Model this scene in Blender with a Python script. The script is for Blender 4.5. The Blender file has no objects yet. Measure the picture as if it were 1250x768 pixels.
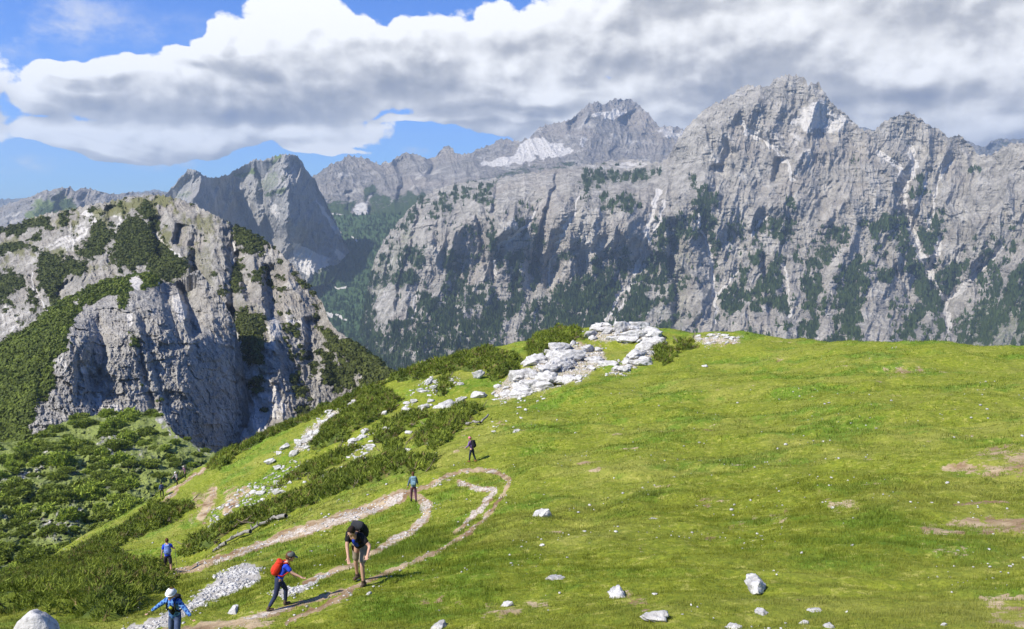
import bpy, bmesh, math, random, os
import numpy as np
from mathutils import Vector, Matrix
random.seed(7)
RNG = np.random.default_rng(11)
scene = bpy.context.scene
COL = scene.collection
R = math.radians
F = 1000.0                      # focal length in photograph pixels (1250 wide)
TH = math.atan(144/1000.0)      # camera looks down by this much
CT, ST = math.cos(TH), math.sin(TH)

def ray(px, py):
    cx = (np.asarray(px, float)-625)/F; cy = (384-np.asarray(py, float))/F
    y = CT+cy*ST; z = -ST+cy*CT
    return cx/y, z/y            # x and z per metre of y
def unproj(px, py, Y):
    a, b = ray(px, py)
    return a*Y, np.asarray(Y, float)+0*a, b*Y
def to_px(x, y, z):
    d = y*CT - z*ST; u = y*ST + z*CT
    return 625+F*x/d, 384-F*u/d

# ------------------------------------------------------------------ noise
_G = np.random.default_rng(5)
_P = _G.permutation(4096).astype(np.int32)
_A = _G.uniform(0, 2*np.pi, 4096); _GX, _GY = np.cos(_A).astype(np.float32), np.sin(_A).astype(np.float32)
def perlin(x, y, seed=0):
    x = np.asarray(x, float); y = np.asarray(y, float)
    xi = np.floor(x).astype(np.int32); yi = np.floor(y).astype(np.int32)
    xf = (x-xi).astype(np.float32); yf = (y-yi).astype(np.float32)
    def g(ix, iy, dx, dy):
        h = _P[(_P[(ix+seed*131) & 4095]+iy) & 4095]
        return _GX[h]*dx+_GY[h]*dy
    u = xf*xf*xf*(xf*(xf*6-15)+10); v = yf*yf*yf*(yf*(yf*6-15)+10)
    a = g(xi, yi, xf, yf); b = g(xi+1, yi, xf-1, yf)
    c = g(xi, yi+1, xf, yf-1); d = g(xi+1, yi+1, xf-1, yf-1)
    return ((a+(b-a)*u)+((c+(d-c)*u)-(a+(b-a)*u))*v)*1.5
def fbm(x, y, o=5, seed=0, gain=.5, lac=2.03):
    s = 0; a = 1; t = 0
    for i in range(o):
        s = s+a*perlin(x, y, seed+i); t += a
        x = x*lac+17.3; y = y*lac+5.1; a *= gain
    return s/t
def ridged(x, y, o=5, seed=0, gain=.5, lac=2.03):
    s = 0; a = 1; t = 0; w = 1
    for i in range(o):
        n = 1-np.abs(perlin(x, y, seed+i))*1.6
        n = np.clip(n, 0, 1)**2
        s = s+a*n*w; t += a; w = np.clip(n*1.6, 0, 1)
        x = x*lac+11.7; y = y*lac+3.9; a *= gain
    return s/t
def sstep(a, b, x):
    t = np.clip((x-a)/(b-a), 0, 1); return t*t*(3-2*t)

def tps(pts, vals, smooth=0.0, lin=False):
    P = np.array(pts, float); V = np.array(vals, float)
    sc = P.std(0).max(); mu = P.mean(0); Q = (P-mu)/sc
    def k(r): return np.where(r > 1e-9, r*r*np.log(r+1e-12), 0) if not lin else r
    D = np.sqrt(((Q[:, None]-Q[None])**2).sum(-1))
    n = len(Q); A = np.zeros((n+3, n+3)); A[:n, :n] = k(D)+(smooth*np.eye(n)*(1 if not lin else -1))
    A[:n, n] = 1; A[:n, n+1:] = Q; A[n, :n] = 1; A[n+1:, :n] = Q.T
    w = np.linalg.solve(A, np.concatenate([V, [0, 0, 0]])).astype(np.float32)
    Q = Q.astype(np.float32)
    def f(x, y):
        x = np.asarray(x, float); y = np.asarray(y, float); sh = x.shape
        q0 = (x.ravel()-mu[0])/sc; q1 = (y.ravel()-mu[1])/sc
        out = w[n]+w[n+1]*q0+w[n+2]*q1
        q0 = q0.astype(np.float32); q1 = q1.astype(np.float32)
        for i in range(n):
            r2 = (q0-Q[i, 0])**2+(q1-Q[i, 1])**2
            out += w[i]*(np.sqrt(r2) if lin else .5*r2*np.log(r2+np.float32(1e-12)))
        return out.reshape(sh)
    return f

# ------------------------------------------------------------------ traced shapes (pixel polygons turned into soft masks)
def poly_sdf(px, py, poly):
    P = np.array(poly, float); n = len(P)
    d = np.full(px.shape, 1e9); ins = np.zeros(px.shape, bool)
    for i in range(n):
        a = P[i]; b = P[(i+1) % n]; e = b-a
        wx = px-a[0]; wy = py-a[1]
        t = np.clip((wx*e[0]+wy*e[1])/max(e@e, 1e-9), 0, 1)
        d = np.minimum(d, np.hypot(wx-e[0]*t, wy-e[1]*t))
        c = ((a[1] > py) != (b[1] > py))
        with np.errstate(divide='ignore', invalid='ignore'):
            xx = (b[0]-a[0])*(py-a[1])/(b[1]-a[1]+1e-12)+a[0]
        ins ^= c & (px < xx)
    return np.where(ins, d, -d)
def mask_polys(px, py, polys, feather=6.0, wob=5.0, seed=0):
    """soft union of polygons, edges broken up by noise; 0..1"""
    m = np.full(px.shape, 0.0)
    for p in polys:
        A = np.array(p, float); x0, y0 = A.min(0)-20; x1, y1 = A.max(0)+20
        s = (px > x0) & (px < x1) & (py > y0) & (py < y1)
        if not s.any(): continue
        sd = poly_sdf(px[s], py[s], p)+fbm(px[s]/14, py[s]/14, 4, 40+seed)*wob*2
        m[s] = np.maximum(m[s], sstep(-feather, feather, sd))
    return m
def line_dist(px, py, pts, far=60):
    """distance to a polyline, and the side (+ right of it when it runs down the picture)"""
    A = np.array(pts, float)[:, :2]
    d = np.full(px.shape, 1e9); sg = np.zeros(px.shape); tt = np.zeros(px.shape)
    s = (px > A[:, 0].min()-far) & (px < A[:, 0].max()+far) & (py > A[:, 1].min()-far) & (py < A[:, 1].max()+far)
    X = px[s]; Y = py[s]; D = d[s]; S = sg[s]; T = tt[s]
    n = len(A)-1
    for i in range(n):
        a = A[i]; e = A[i+1]-a
        wx = X-a[0]; wy = Y-a[1]
        t = np.clip((wx*e[0]+wy*e[1])/max(e@e, 1e-9), 0, 1)
        dd = np.hypot(wx-e[0]*t, wy-e[1]*t); c = dd < D
        D = np.where(c, dd, D); S = np.where(c, -(e[0]*wy-e[1]*wx), S); T = np.where(c, (i+t)/n, T)
    d[s] = D; sg[s] = np.sign(S); tt[s] = T
    return d, sg, tt
def lines_mask(px, py, lines, seed=0, wob=2.5):
    m = np.zeros(px.shape)
    wx = px+fbm(px/11, py/11, 2, 60+seed)*wob*2; wy = py+fbm(px/11+40, py/11, 2, 70+seed)*wob*2
    for w, pts in lines:
        d, _, t = line_dist(wx, wy, pts, far=w*3+8)
        m = np.maximum(m, sstep(w, w*.35, d))
    return m

# ------------------------------------------------------------------ mesh helpers
def mesh_from(name, V, Fc, mat=None, smooth=False, attrs=None, tri=False):
    me = bpy.data.meshes.new(name)
    V = np.asarray(V, np.float32).reshape(-1, 3); Fc = np.asarray(Fc, np.int32)
    k = Fc.shape[1]; nf = len(Fc)
    me.vertices.add(len(V)); me.vertices.foreach_set('co', V.ravel())
    me.loops.add(nf*k); me.loops.foreach_set('vertex_index', Fc.ravel())
    me.polygons.add(nf)
    me.polygons.foreach_set('loop_start', np.arange(0, nf*k, k, dtype=np.int32))
    me.polygons.foreach_set('loop_total', np.full(nf, k, np.int32))
    if smooth: me.polygons.foreach_set('use_smooth', np.ones(nf, bool))
    me.update(calc_edges=True)
    for an, arr in (attrs or {}).items():
        arr = np.asarray(arr, np.float32)
        if arr.ndim == 1:
            at = me.attributes.new(an, 'FLOAT', 'POINT'); at.data.foreach_set('value', arr)
        else:
            if arr.shape[1] == 3: arr = np.concatenate([arr, np.ones((len(arr), 1), np.float32)], 1)
            at = me.attributes.new(an, 'FLOAT_COLOR', 'POINT'); at.data.foreach_set('color', arr.ravel())
    if mat: me.materials.append(mat)
    return me
def link(name, me, parent=None, **props):
    o = bpy.data.objects.new(name, me); COL.objects.link(o)
    if parent is not None: o.parent = parent
    for k, v in props.items(): o[k] = v
    return o
def tag(o, label=None, category=None, group=None, kind=None):
    if label: o['label'] = label
    if category: o['category'] = category
    if group: o['group'] = group
    if kind: o['kind'] = kind
    return o
def grid_faces(nr, nc, flip=False):
    i = np.arange(nr*nc).reshape(nr, nc)
    a, b, c, d = i[:-1, :-1].ravel(), i[:-1, 1:].ravel(), i[1:, 1:].ravel(), i[1:, :-1].ravel()
    return np.stack([a, d, c, b] if not flip else [a, b, c, d], 1)

# ------------------------------------------------------------------ material helpers
class NT:
    def __init__(s, tree): s.t = tree; s.n = tree.nodes; s.l = tree.links
    def node(s, typ, **kw):
        n = s.n.new(typ)
        for k, v in kw.items(): setattr(n, k, v)
        return n
    def put(s, inp, v):
        if hasattr(v, 'is_output'): s.l.new(v, inp)
        elif v is not None: inp.default_value = v
    def math(s, op, a, b=None, c=None, clamp=False):
        n = s.node('ShaderNodeMath', operation=op, use_clamp=clamp)
        s.put(n.inputs[0], a)
        if b is not None: s.put(n.inputs[1], b)
        if c is not None: s.put(n.inputs[2], c)
        return n.outputs[0]
    def vmath(s, op, a, b=None, scale=None):
        n = s.node('ShaderNodeVectorMath', operation=op)
        s.put(n.inputs[0], a)
        if b is not None: s.put(n.inputs[1], b)
        if scale is not None: s.put(n.inputs['Scale'], scale)
        return n.outputs['Value'] if op in ('LENGTH', 'DOT_PRODUCT', 'DISTANCE') else n.outputs[0]
    def noise(s, vec, scale=1, detail=4, rough=.5, dist=0, lac=2, out=0):
        n = s.node('ShaderNodeTexNoise'); s.put(n.inputs['Vector'], vec)
        n.inputs['Scale'].default_value = scale; n.inputs['Detail'].default_value = detail
        n.inputs['Roughness'].default_value = rough; n.inputs['Distortion'].default_value = dist
        n.inputs['Lacunarity'].default_value = lac
        return n.outputs[out]
    def voro(s, vec, scale=1, feature='F1', out='Distance', rand=1):
        n = s.node('ShaderNodeTexVoronoi', feature=feature); s.put(n.inputs['Vector'], vec)
        n.inputs['Scale'].default_value = scale; n.inputs['Randomness'].default_value = rand
        return n.outputs[out]
    def rng(s, v, a, b, c=0, d=1, smooth=True):
        n = s.node('ShaderNodeMapRange', interpolation_type='SMOOTHSTEP' if smooth else 'LINEAR')
        s.put(n.inputs['Value'], v)
        for k, x in zip(('From Min', 'From Max', 'To Min', 'To Max'), (a, b, c, d)): s.put(n.inputs[k], x)
        return n.outputs[0]
    def mix(s, f, a, b, blend='MIX'):
        n = s.node('ShaderNodeMix', data_type='RGBA', blend_type=blend)
        n.clamp_factor = True
        s.put(n.inputs[0], f)
        s.put(n.inputs[6], a if hasattr(a, 'is_output') else (*a[:3], 1)); s.put(n.inputs[7], b if hasattr(b, 'is_output') else (*b[:3], 1))
        return n.outputs[2]
    def attr(s, name, out='Fac'):
        n = s.node('ShaderNodeAttribute', attribute_name=name); return n.outputs[out]
    def pos(s): return s.node('ShaderNodeNewGeometry').outputs['Position']
    def obj(s): return s.node('ShaderNodeTexCoord').outputs['Object']
    def mapping(s, vec, scale=(1, 1, 1), rot=(0, 0, 0), loc=(0, 0, 0)):
        n = s.node('ShaderNodeMapping'); s.put(n.inputs['Vector'], vec)
        n.inputs['Scale'].default_value = scale; n.inputs['Rotation'].default_value = rot; n.inputs['Location'].default_value = loc
        return n.outputs[0]
    def bump(s, h, dist=1, strength=1, normal=None):
        n = s.node('ShaderNodeBump'); s.put(n.inputs['Height'], h)
        n.inputs['Distance'].default_value = dist; n.inputs['Strength'].default_value = strength
        if normal is not None: s.put(n.inputs['Normal'], normal)
        return n.outputs[0]
    def sep(s, c):
        n = s.node('ShaderNodeSeparateColor'); s.put(n.inputs[0], c); return n.outputs
    def principled(s, color, rough=.9, normal=None, spec=.2, **kw):
        b = s.node('ShaderNodeBsdfPrincipled')
        s.put(b.inputs['Base Color'], color if hasattr(color, 'is_output') else (*color[:3], 1))
        s.put(b.inputs['Roughness'], rough); s.put(b.inputs['Specular IOR Level'], spec)
        if normal is not None: s.put(b.inputs['Normal'], normal)
        for k, v in kw.items(): s.put(b.inputs[k], v)
        return b
    def out(s, sh, which='Surface'):
        o = s.node('ShaderNodeOutputMaterial'); s.l.new(sh, o.inputs[which]); return o
def material(name):
    m = bpy.data.materials.new(name); m.use_nodes = True; m.node_tree.nodes.clear()
    return m, NT(m.node_tree)
def plain(name, color, rough=.8, var=.25, scale=30, spec=.3, bump=0.0):
    m, t = material(name)
    n = t.noise(t.obj(), scale, 4, .6)
    c = t.mix(t.rng(n, .3, .7), [x*(1-var) for x in color], [min(1, x*(1+var)) for x in color])
    b = t.principled(c, rough, t.bump(n, bump, 1) if bump else None, spec)
    t.out(b.outputs[0]); return m
# ------------------------------------------------------------------ camera, sun, sky
cam = bpy.data.cameras.new('camera'); co = bpy.data.objects.new('camera', cam); COL.objects.link(co)
cam.sensor_width = 36; cam.lens = 36*F/1250; cam.clip_start = .1; cam.clip_end = 200000
co.location = (0, 0, 0); co.rotation_euler = (math.pi/2-TH, 0, 0); scene.camera = co

SUN_EL = R(47); SUN_D = Vector((-.86, -.54, 0)).normalized()
SUN_V = Vector((SUN_D.x*math.cos(SUN_EL), SUN_D.y*math.cos(SUN_EL), math.sin(SUN_EL)))
sl = bpy.data.lights.new('sun', 'SUN'); sl.energy = 4.6; sl.angle = R(.5); sl.color = (1, .945, .855)
so = bpy.data.objects.new('sun', sl); COL.objects.link(so); so.rotation_euler = SUN_V.to_track_quat('Z', 'Y').to_euler()

world = bpy.data.worlds.new('World'); scene.world = world; world.use_nodes = True
world.node_tree.nodes.clear(); w = NT(world.node_tree)
sky = w.node('ShaderNodeTexSky', sky_type='NISHITA'); sky.sun_disc = False
sky.sun_elevation = SUN_EL; sky.sun_rotation = math.atan2(SUN_V.x, SUN_V.y); sky.altitude = 1900
sky.air_density = 1.0; sky.dust_density = .3; sky.ozone_density = 2.5

def azel(px, py):
    a, b = ray(px, py); return math.atan(a), float(b)/math.hypot(1, float(a))
# cloud banks: centre, half width, half height (photograph pixels turned into compass angles), weight
BANKS = [(370,40,78,52,1),(300,72,50,40,1),(430,52,45,46,1),(283,45,22,26,1),(100,98,70,26,1),(45,112,38,20,.9),(170,108,50,30,1),(95,78,50,14,.9),(150,80,30,14,.8),
 (235,100,45,26,1),(300,122,200,34,1),(520,78,90,50,1),(620,62,70,46,1),(560,112,170,40,1),(455,80,60,40,1),(745,40,72,70,1),(870,60,180,105,1),(1100,60,250,115,1),(1350,60,200,115,1),(850,-60,190,105,1),(1150,-70,250,105,1),
 (200,160,150,20,1),(350,158,110,20,1),(120,172,75,13,1),(385,178,60,8,.9),(620,148,150,14,1),(800,150,180,32,1),(1050,150,220,38,1),(1240,140,120,34,1),(520,152,70,6,.8),(690,176,80,12,.8),(700,62,55,62,1),(725,112,80,32,1),(650,124,90,26,1),(240,75,30,14,.8),(-120,120,110,70,.8),(1600,60,300,120,1)]
GLOW = [(370,35,95,50,.30),(100,68,70,15,.34),(60,168,60,12,.22),(395,182,60,8,.35),(110,98,60,13,-.30),(240,142,170,16,-.34),(450,112,170,18,-.26),(560,28,150,22,.24),(1100,118,220,20,-.22),(1110,98,70,12,.26),(600,138,170,12,-.22),(780,40,90,30,.12),(1150,160,150,12,.10),(900,20,300,30,-.06),(540,160,90,8,.2)]
WISPS = [(90,25,70,34,.75),(15,35,34,34,.8),(165,38,55,20,.5),(225,30,40,16,.35),(30,200,60,10,.7),(198,199,34,9,.9),(512,184,22,5,.9)]
def cloud_group():
    g = bpy.data.node_groups.new('cloud_density', 'ShaderNodeTree')
    g.interface.new_socket('P', in_out='INPUT', socket_type='NodeSocketVector')
    g.interface.new_socket('D', in_out='OUTPUT', socket_type='NodeSocketFloat')
    t = NT(g); i = t.node('NodeGroupInput'); o = t.node('NodeGroupOutput')
    P = i.outputs[0]
    warp = t.noise(t.mapping(P, (1, 1.5, 1)), 7, 3, .55, out=1)
    warp = t.vmath('SCALE', t.vmath('SUBTRACT', warp, (.5, .5, .5)), scale=.075)
    Pw = t.vmath('ADD', P, warp)
    m = None
    for cx, cy, rx, ry, k in BANKS:
        a, e = azel(cx, cy)
        q = t.vmath('MULTIPLY', t.vmath('SUBTRACT', Pw, (a, e, 0)), (1000/rx, 1000/ry, 0))
        v = t.math('MULTIPLY', t.math('SUBTRACT', 1.35, t.vmath('LENGTH', q)), k)
        if m is None: m = v
        else:
            n = t.node('ShaderNodeMath', operation='SMOOTH_MAX'); t.put(n.inputs[0], m); t.put(n.inputs[1], v); n.inputs[2].default_value = .12
            m = n.outputs[0]
    m = t.math('MINIMUM', m, 1.0)
    n1 = t.noise(t.mapping(P, (1, 1.3, 1)), 10, 9, .58)
    v1 = t.voro(t.vmath('ADD', t.mapping(P, (1, 1.3, 1)), t.vmath('SCALE', warp, scale=.5)), 22)
    v2 = t.voro(t.vmath('ADD', P, t.vmath('SCALE', warp, scale=.35)), 55)
    billow = t.math('ADD', t.math('ADD', t.math('MULTIPLY', n1, 2.0), t.math('MULTIPLY', v1, -.60)), t.math('MULTIPLY', v2, -.26))
    d = t.math('ADD', t.math('MULTIPLY', m, 1.35), t.math('SUBTRACT', billow, .80))
    t.l.new(d, o.inputs[0]); return g
cg = cloud_group()
dirv = w.node('ShaderNodeTexCoord').outputs['Generated']
sx = w.node('ShaderNodeSeparateXYZ'); w.l.new(dirv, sx.inputs[0])
X, Y, Z = sx.outputs
az = w.math('ARCTAN2', X, Y); hyp = w.math('SQRT', w.math('ADD', w.math('MULTIPLY', X, X), w.math('MULTIPLY', Y, Y)))
el = w.math('DIVIDE', Z, w.math('MAXIMUM', hyp, .05))
cb = w.node('ShaderNodeCombineXYZ'); w.l.new(az, cb.inputs[0]); w.l.new(el, cb.inputs[1]); P = cb.outputs[0]
def dens(P):
    n = w.node('ShaderNodeGroup'); n.node_tree = cg; w.l.new(P, n.inputs[0]); return n.outputs[0]
D0 = dens(P); D1 = dens(w.vmath('ADD', P, (-.008, .013, 0)))
alpha = w.rng(D0, .12, .28)
relf = w.math('SUBTRACT', D0, D1)
lit = w.math('ADD', w.math('MULTIPLY', relf, .62), .67)
big = w.noise(w.mapping(P, (1, 2.8, 1)), 4.2, 5, .5)
lit = w.math('ADD', lit, w.math('MULTIPLY', w.math('SUBTRACT', big, .5), 1.45))
for cx_, cy_, rx_, ry_, k_ in GLOW:
    a_, e_ = azel(cx_, cy_)
    q_ = w.vmath('MULTIPLY', w.vmath('SUBTRACT', P, (a_, e_, 0)), (1000/rx_, 1000/ry_, 0))
    lit = w.math('ADD', lit, w.rng(w.vmath('LENGTH', q_), 1.5, 0, 0, k_))
lit = w.math('ADD', lit, w.rng(D0, .1, 1.0, .26, 0), clamp=True)
ws = None; wn = w.noise(w.mapping(P, (1, 1.6, 1)), 14, 8, .62)
for cx_, cy_, rx_, ry_, k_ in WISPS:
    a_, e_ = azel(cx_, cy_)
    q_ = w.vmath('MULTIPLY', w.vmath('SUBTRACT', P, (a_, e_, 0)), (1000/rx_, 1000/ry_, 0))
    v_ = w.rng(w.vmath('LENGTH', q_), 1.4, .2, 0, k_); ws = v_ if ws is None else w.math('MAXIMUM', ws, v_)
wisp = w.math('MULTIPLY', w.rng(wn, .40, .68), ws)
cr = w.node('ShaderNodeValToRGB'); w.l.new(lit, cr.inputs[0])
e = cr.color_ramp.elements; e[0].position = .0; e[0].color = (.20, .225, .31, 1); e[1].position = 1; e[1].color = (1.0, 1.0, 1.0, 1)
for p_, c_ in ((.3, (.33, .345, .385, 1)), (.55, (.52, .525, .545, 1)), (.78, (.80, .80, .80, 1))):
    q = e.new(p_); q.color = c_
SKYK = .085
skyc = w.node('ShaderNodeMix', data_type='RGBA', blend_type='MULTIPLY'); skyc.inputs[0].default_value = 1
w.l.new(sky.outputs[0], skyc.inputs[6]); skyc.inputs[7].default_value = (.36, .70, 1.32, 1)
cl = w.vmath('SCALE', cr.outputs[0], scale=.72/SKYK)
base_ = w.mix(wisp, skyc.outputs[2], tuple(x*.62/SKYK for x in (.80, .84, .95)))
fin = w.mix(alpha, base_, cl)
bg = w.node('ShaderNodeBackground'); w.l.new(fin, bg.inputs[0]); bg.inputs[1].default_value = SKYK
wo = w.node('ShaderNodeOutputWorld'); w.l.new(bg.outputs[0], wo.inputs[0])

world.cycles.sampling_method = 'MANUAL'; world.cycles.sample_map_resolution = 256
scene.view_settings.view_transform = 'Standard'; scene.view_settings.look = 'None'
scene.view_settings.exposure = 0.72; scene.view_settings.gamma = 1
scene.cycles.use_denoising = True
try: scene.cycles.denoiser = 'OPENIMAGEDENOISE'; scene.cycles.denoising_prefilter = 'ACCURATE'
except Exception: pass
scene.cycles.max_bounces = 6; scene.cycles.diffuse_bounces = 3; scene.cycles.glossy_bounces = 1
scene.cycles.transmission_bounces = 2; scene.cycles.volume_bounces = 0; scene.cycles.transparent_max_bounces = 6
scene.cycles.use_adaptive_sampling = True; scene.cycles.adaptive_threshold = .02
# ------------------------------------------------------------------ rock, scrub and scree of the mountains
def rock_material(name, scale=1.0, rock=((.23, .212, .178), (.50, .465, .40)), veg=((.036, .062, .020), (.085, .125, .032)), strata=True, warmth=.5, bumpd=1.0, grass=(.12, .17, .03)):
    m, t = material(name); P = t.pos()
    mk = t.sep(t.attr('masks', 'Color')); V, S, G = mk[0], mk[1], mk[2]
    Pn = t.vmath('SCALE', P, scale=1/scale)
    big = t.noise(Pn, .012, 5, .55); mid = t.noise(t.mapping(Pn, (1, 1, .45)), .06, 8, .62); fine = t.noise(Pn, .35, 6, .65)
    streak = t.noise(t.mapping(Pn, (1, 1, .12)), .09, 6, .6)
    lay = t.noise(t.mapping(t.vmath('ADD', Pn, t.vmath('SCALE', t.noise(Pn, .01, 3, .5, out=1), scale=60)), (.10, .10, 1.0)), .11, 5, .6)
    f = t.math('ADD', t.math('MULTIPLY', mid, .55), t.math('MULTIPLY', streak, .30))
    f = t.math('ADD', f, t.math('MULTIPLY', lay if strata else fine, .25)); f = t.math('ADD', f, t.math('MULTIPLY', t.math('SUBTRACT', fine, .5), .35))
    c = t.mix(t.rng(f, .40, .72), rock[0], rock[1])
    c = t.mix(t.rng(big, .45, .68, 0, warmth), c, (.33, .285, .235), 'MIX')
    crack = t.rng(t.voro(t.vmath('ADD', t.mapping(Pn, (1, 1, .6)), t.vmath('SCALE', t.noise(Pn, .08, 3, out=1), scale=14)), .055, 'DISTANCE_TO_EDGE'), 0, .05, 1, 0)
    c = t.mix(t.math('MULTIPLY', crack, .35), c, (.10, .10, .105))
    bed = t.noise(t.mapping(t.vmath('ADD', Pn, t.vmath('SCALE', t.noise(Pn, .02, 3, .5, out=1), scale=30)), (.05, .05, 1.3)), .35, 4, .7)
    c = t.mix(t.math('MULTIPLY', t.rng(bed, .55, .66), .55 if strata else .22), c, (.13, .13, .125))
    wat = t.noise(t.mapping(Pn, (1, 1, .06)), .22, 4, .65)
    c = t.mix(t.math('MULTIPLY', t.rng(wat, .56, .72), .40), c, (.14, .14, .14))
    pal = t.noise(t.mapping(Pn, (1, 1, .3)), .035, 5, .6)
    c = t.mix(t.math('MULTIPLY', t.rng(pal, .52, .70), .62), c, (.55, .52, .46))
    dots = t.rng(t.noise(Pn, .8, 3, .7), .56, .64)
    c = t.mix(t.math('MULTIPLY', dots, .35), c, (.085, .095, .07))
    # light scree
    sc = t.rng(t.math('ADD', S, t.math('MULTIPLY', t.math('SUBTRACT', mid, .5), 1.1)), .35, .7)
    c = t.mix(sc, c, t.mix(fine, (.50, .47, .42), (.68, .65, .60)))
    # grass and dwarf pine, broken up by noise
    gsn = t.rng(t.math('ADD', G, t.math('MULTIPLY', t.math('SUBTRACT', fine, .5), 1.3)), .35, .75)
    c = t.mix(t.math('MULTIPLY', gsn, .85), c, grass)
    vn = t.math('ADD', t.math('ADD', V, t.math('MULTIPLY', t.math('SUBTRACT', mid, .5), 1.7)), t.math('MULTIPLY', t.math('SUBTRACT', fine, .5), 1.3))
    vn = t.rng(vn, .42, .62)
    tree = t.noise(Pn, .55, 4, .7)
    vc = t.mix(t.rng(tree, .35, .68), veg[0], veg[1])
    c = t.mix(vn, c, vc)
    h = t.math('ADD', t.math('MULTIPLY', mid, 16*scale), t.math('MULTIPLY', fine, 4*scale))
    h = t.math('ADD', h, t.math('MULTIPLY', lay, (9 if strata else 2)*scale)); h = t.math('ADD', h, t.math('MULTIPLY', t.math('MULTIPLY', tree, vn), 6*scale))
    b = t.principled(c, .95, t.bump(h, bumpd, .8), .1)
    t.out(b.outputs[0]); return m

RELIEF = {}
def relief(name, crest, bottom, ctrl, x0, x1, nu, nv, mat, disp, masks, back=(600, .9), jag=1.2, jagf=7, lin=False, vpow=1.0, seed=0):
    cx, cy = np.array(crest, float).T; bx, by = np.array(bottom, float).T
    u = np.linspace(x0, x1, nu); v = np.linspace(0, 1, nv)**vpow
    c = np.interp(u, cx, cy); b = np.interp(u, bx, by)
    c = c-np.abs(jag)*(ridged(u/jagf, u*0+seed*3.3, 4, 200+seed)-.45)*2
    c = np.minimum(c, b-2)
    px = np.tile(u, (nv, 1)); py = c[None]+(b-c)[None]*v[:, None]
    pts = [(p[0], p[1]) for p in ctrl]; vals = [p[2] for p in ctrl]
    fY = tps(pts, vals, lin=lin)
    Y = fY(px, py)
    dd_ = disp(px, py, v[:, None]+0*px); Y = Y+dd_-np.median(dd_)*.8
    X_, Y_, Z_ = unproj(px, py, Y)
    mk = masks(px, py, v[:, None]+0*px)
    mk = np.stack([np.clip(a, 0, 1) for a in mk], -1)
    # the far side of the ridge falls away behind the crest
    d, sl = back; ks = np.array([1, .7, .45, .25, .12, .05, .015])
    a, bb = ray(px[0], py[0])
    bX, bY, bZ = [], [], []
    for k in ks:
        s = d*k*(1+.35*fbm(u/30, u*0+k*4, 3, 90))
        s = np.abs(s)
        bY.append(Y_[0]+s); bX.append(a*(Y_[0]+s)); bZ.append(Z_[0]-s*sl*(1+.25*fbm(u/18, u*0+k*5, 3, 91)))
    V = np.stack([np.concatenate([np.array(bX), X_]), np.concatenate([np.array(bY), Y_]), np.concatenate([np.array(bZ), Z_])], -1)
    M = np.concatenate([np.repeat(mk[:1], len(ks), 0), mk])
    me = mesh_from(name, V.reshape(-1, 3), grid_faces(nv+len(ks), nu), mat, True, {'masks': M.reshape(-1, M.shape[-1])})
    o = link(name, me, kind='structure')
    RELIEF[name] = (np.stack([X_, Y_, Z_], -1).astype(np.float32), mk)
    return o, fY

def ramps(px, py, L):
    """walls that turn away to the right: distance grows across the width, then steps back"""
    s = 0
    wx = px+fbm(px/13, py/13, 3, 300)*4
    for A, w, pts in L:
        d, sg, t = line_dist(wx, py, pts, far=w+30)
        q = np.where(sg > 0, -1, 1)*d      # positive to the right when pts run down the picture
        e = sstep(-.02, .12, t)*sstep(1.02, .85, t)
        f = np.where((q > 0) & (q < w), q/w, 0)+np.where((q >= w) & (q < w*1.25), 1-(q-w)/(w*.25), 0)
        s = s+A*f*np.where(d < 500, e, 0)
    return s
def gullies(px, py, L):
    s = 0
    for A, w, pts in L:
        d, sg, t = line_dist(px+fbm(px/9, py/9, 2, 310)*3, py, pts, far=w+20)
        s = s+A*np.clip(1-d/w, 0, 1)**1.3
    return s
def crag(px, py, m, sx=40, sy=95, seed=0, skew=0.0, big=.9, small=1.0):
    """ribs and couloirs running down the face; m = metres per picture pixel there"""
    wx = fbm(px/60, py/60, 3, 20+seed)*13; wy = fbm(px/50+9, py/50, 3, 25+seed)*12
    x = px+wx+skew*py; y = py+wy
    a = -(ridged(x/sx, y/sy, 7, 1+seed, .54)-.45)*sx*big
    b = -(ridged(x/(sx*.27)+5, y/(sy*.33), 5, 11+seed, .55)-.4)*sx*.16*small
    return (a*.8+b)*m
def ledges(px, py, m, amp=2.2, per=9, seed=0, tilt=.06):
    z = (py+tilt*px+fbm(px/70, py/70, 3, 33+seed)*14)/per
    fr = z-np.floor(z)
    k = 1+.8*perlin(px/30, np.floor(z)*7.7, 35+seed)
    return -(fr**2)*amp*m*k - fbm(px/16, py/3.2, 4, 36+seed)*m*1.6

def blocks(px, py, sx, sy, seed=0, skew=0):
    """broken, jointed rock: cells with sharp edges"""
    x = (px+skew*py+fbm(px/22, py/22, 3, 500+seed)*10)/sx; y = (py+fbm(px/30, py/30, 3, 510+seed)*9)/sy
    j = np.floor(y); x = x+perlin(j*3.17, j*0+.5, 520+seed)*1.5; i = np.floor(x)
    h = perlin(i*7.31+.37, j*5.13+.71, 530+seed)
    return h+.35*((x-i)-.5)*perlin(i*3.3, j*9.1, 531+seed)*4-.25*((y-j)-.5)
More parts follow.
